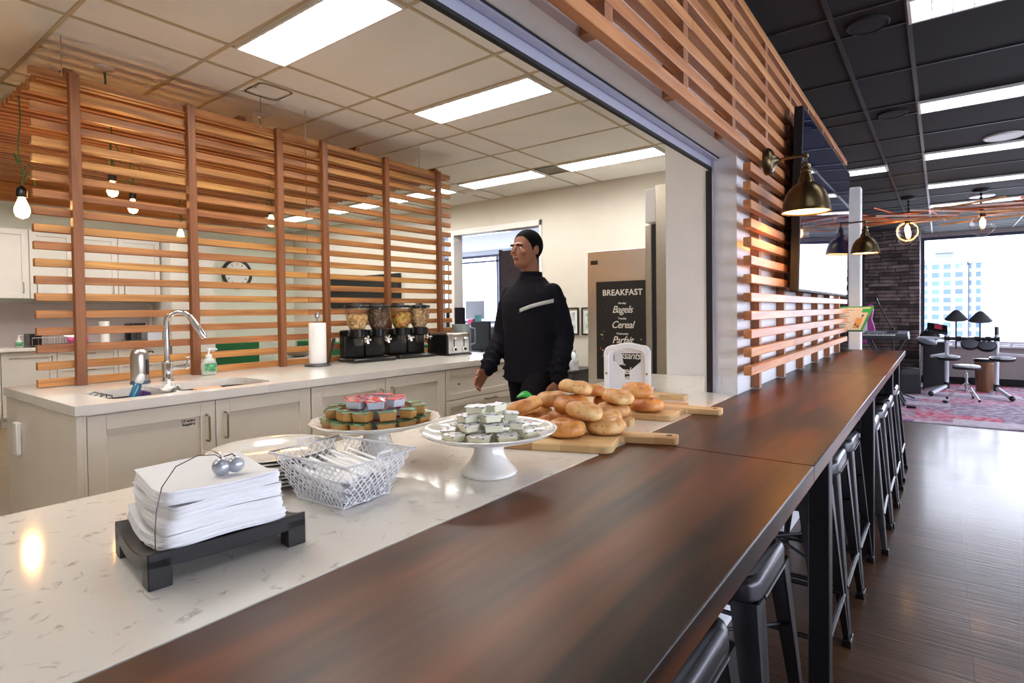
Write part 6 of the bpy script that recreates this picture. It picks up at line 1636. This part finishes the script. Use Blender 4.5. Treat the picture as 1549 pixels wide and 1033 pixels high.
    d = MB(Matrix.Translation((-.36, -.05, .93)) @ Matrix.Rotation(radians(38), 4, 'X') @ Matrix.Rotation(radians(14), 4, 'Y')); d.box(-.03, -.03, .036, .06, .06, .038); d.build('red_display', mat('red display print', (190, 60, 84), .4), mo, smooth=0)
    a = MB(); a.tube([(-.33, .0, .82), (-.36, -.03, .93)], .012, 8); a.build('module_arm', M['black_matte'], t)
drums()
def throne():
    t = thing('drum_throne', 'round padded drum stool on a chrome tripod in front of the kit', 'stool', (.975, 9.45, .012))
    MB().lathe([(.145, .415), (.152, .425), (.152, .45), (.14, .468), (.001, .472)], 36).build('seat', M['black_lacquer'], t, smooth=50)
    MB().lathe([(.1525, .448), (.146, .4635), (.12, .472), (.001, .4735)], 36, cap1=False).build('seat_top', mat('pale vinyl', (200, 200, 208), .3), t, smooth=50)
    s = MB(); s.tube([(0, 0, .12), (0, 0, .42)], .016, 12); s.tube([(0, 0, .3), (0, 0, .36)], .028, 12)
    for k in range(3):
        a = 2*pi*k/3-.9; s.tube([(0, 0, .24), (.21*cos(a), .21*sin(a), .02)], .011, 8); s.tube([(0, 0, .12), (.11*cos(a), .11*sin(a), .125)], .008, 8)
    s.build('tripod', M['chrome'], t)
    f = MB()
    for k in range(3): a = 2*pi*k/3-.9; f.ball((.21*cos(a), .21*sin(a), .018), .018)
    f.build('rubber_foot', M['black_plastic'], t)
throne()
def box_drum():
    t = thing('wooden_drum', 'tapered brown wooden drum box behind the right of the drum kit', 'drum', (1.245, 10.55, .012))
    MB().lathe([(.125, 0), (.13, .01), (.145, .40), (.15, .47), (.14, .48), (.001, .482)], 36).build('shell', wood('brown drum wood', (112, 78, 54), (150, 110, 80), .4, (14, 14, 1.2)), t, smooth=50)
    MB().lathe([(.152, .44), (.158, .45), (.158, .475), (.15, .485)], 36, cap0=False, cap1=False).build('hoop', M['gunmetal'], t)
box_drum()
def pa():
    t = thing('loudspeaker', 'tall black loudspeaker cabinet against the stone wall left of the drums', 'loudspeaker', (.60, 10.55, .012), radians(8))
    MB().prism([(-.145, -.13), (.145, -.13), (.11, .16), (-.11, .16)], 0, .72).build('cabinet', M['black_matte'], t, bevel=.012)
    MB().box(-.12, -.133, .05, .12, -.1305, .66).build('grille', M['black_plastic'], t, smooth=0)
    q = thing('equipment_case', 'black bag lying on top of the tall loudspeaker', 'bag', (.56, 10.5, .733))
    MB().ball((0, 0, .09), .13, 20, 12, (1.0, .8, .69)).build('bag_body', M['black_matte'], q, smooth=60)
    MB().tube([(-.06, 0, .17), (-.03, 0, .21), (.04, 0, .21), (.07, 0, .165)], .01, 8).build('handle', M['black_plastic'], q)
pa()
tag(MB().ball((0, 0, .02), .03, 14, 8, (1.2, 1, .62)).build('foot_pedal', M['black_plastic'], None, (.745, 9.0, .012)), 'small black pedal on the rug in front of the drum kit', 'pedal')
tag(MB().box(-.05, -.03, 0, .05, .03, .03).build('cable_box', M['black_plastic'], None, (.40, 8.35, .012), bevel=.004), 'small black cable box on the rug by the bar stools', 'box')
# stick chandelier with three globes
def chandelier():
    t = thing('stick_chandelier', 'chandelier of copper and wooden rods under the dark ceiling', 'chandelier', (.75, 7.6, 2.27))
    rr = random.Random(21); cu = mat('copper rod', (198, 104, 66), .3, metal=.55); wd = wood('pale rod wood', (170, 116, 70), (214, 164, 110), .5, (6, 30, 30)); pl = mat('blush rod', (216, 178, 166), .4)
    for i in range(30):
        x = rr.uniform(-.85, 1.0); y = rr.uniform(-.25, .25); z = rr.uniform(-.06, .06); L = rr.uniform(.3, .62); az = rr.uniform(-.5, .5)+(.0 if i % 3 else .9); el = rr.uniform(-.09, .09)
        d = Vector((cos(az)*cos(el), sin(az)*cos(el), sin(el)))*L
        m = MB(); c = Vector((x, y, z)); m.tube([c-d, c+d], .0105, 8); m.build('rod', (cu, wd, pl)[(i*7) % 3 if i % 5 else 0], t)
    for x in (-.355, .285):
        c = MB(); c.lathe([(.075, .225), (.075, .215), (.06, .205), (.012, .20)], 28, (x, 0, 0)); c.build('ceiling_rose', M['black_matte'], t)
        s = MB()
        for k in range(5): s.lathe([(.004, .04*k), (.013, .04*k+.012), (.013, .04*k+.026), (.004, .04*k+.038)], 10, (x, 0, 0))
        s.build('chain', M['black_matte'], t)
    g = []
    for x, y, z, dz in ((-.355, 0, -.19, 0), (-.36, -.12, -.155, 0), (.30, 0, -.135, 0)):
        b = MB(); b.lathe([(.02, .12), (.026, .11), (.026, .075), (.018, .07)], 18, (x, y, z)); b.tube([(x, y, z+.115), (x, y, .03)], .006, 8); b.build('socket', M['bronze'], t)
        gl = MB(); gl.lathe([(.02, .092)]+[(.112*sin(a), .112*cos(a)-.012) for a in [radians(14+8*k) for k in range(21)]]+[(.001, -.124)], 32, (x, y, z), cap0=False); gl.build('globe', M['clear_globe'], t, smooth=60)
        bb = MB(); bb.ball((x, y, z+.01), .026, 14, 10, (1, 1, 2.1)); bb.build('filament_bulb', M['globe_glow'], t, smooth=60)
M['clear_globe'] = glass_mat('clear globe glass', (252, 249, 249), .035)
chandelier()
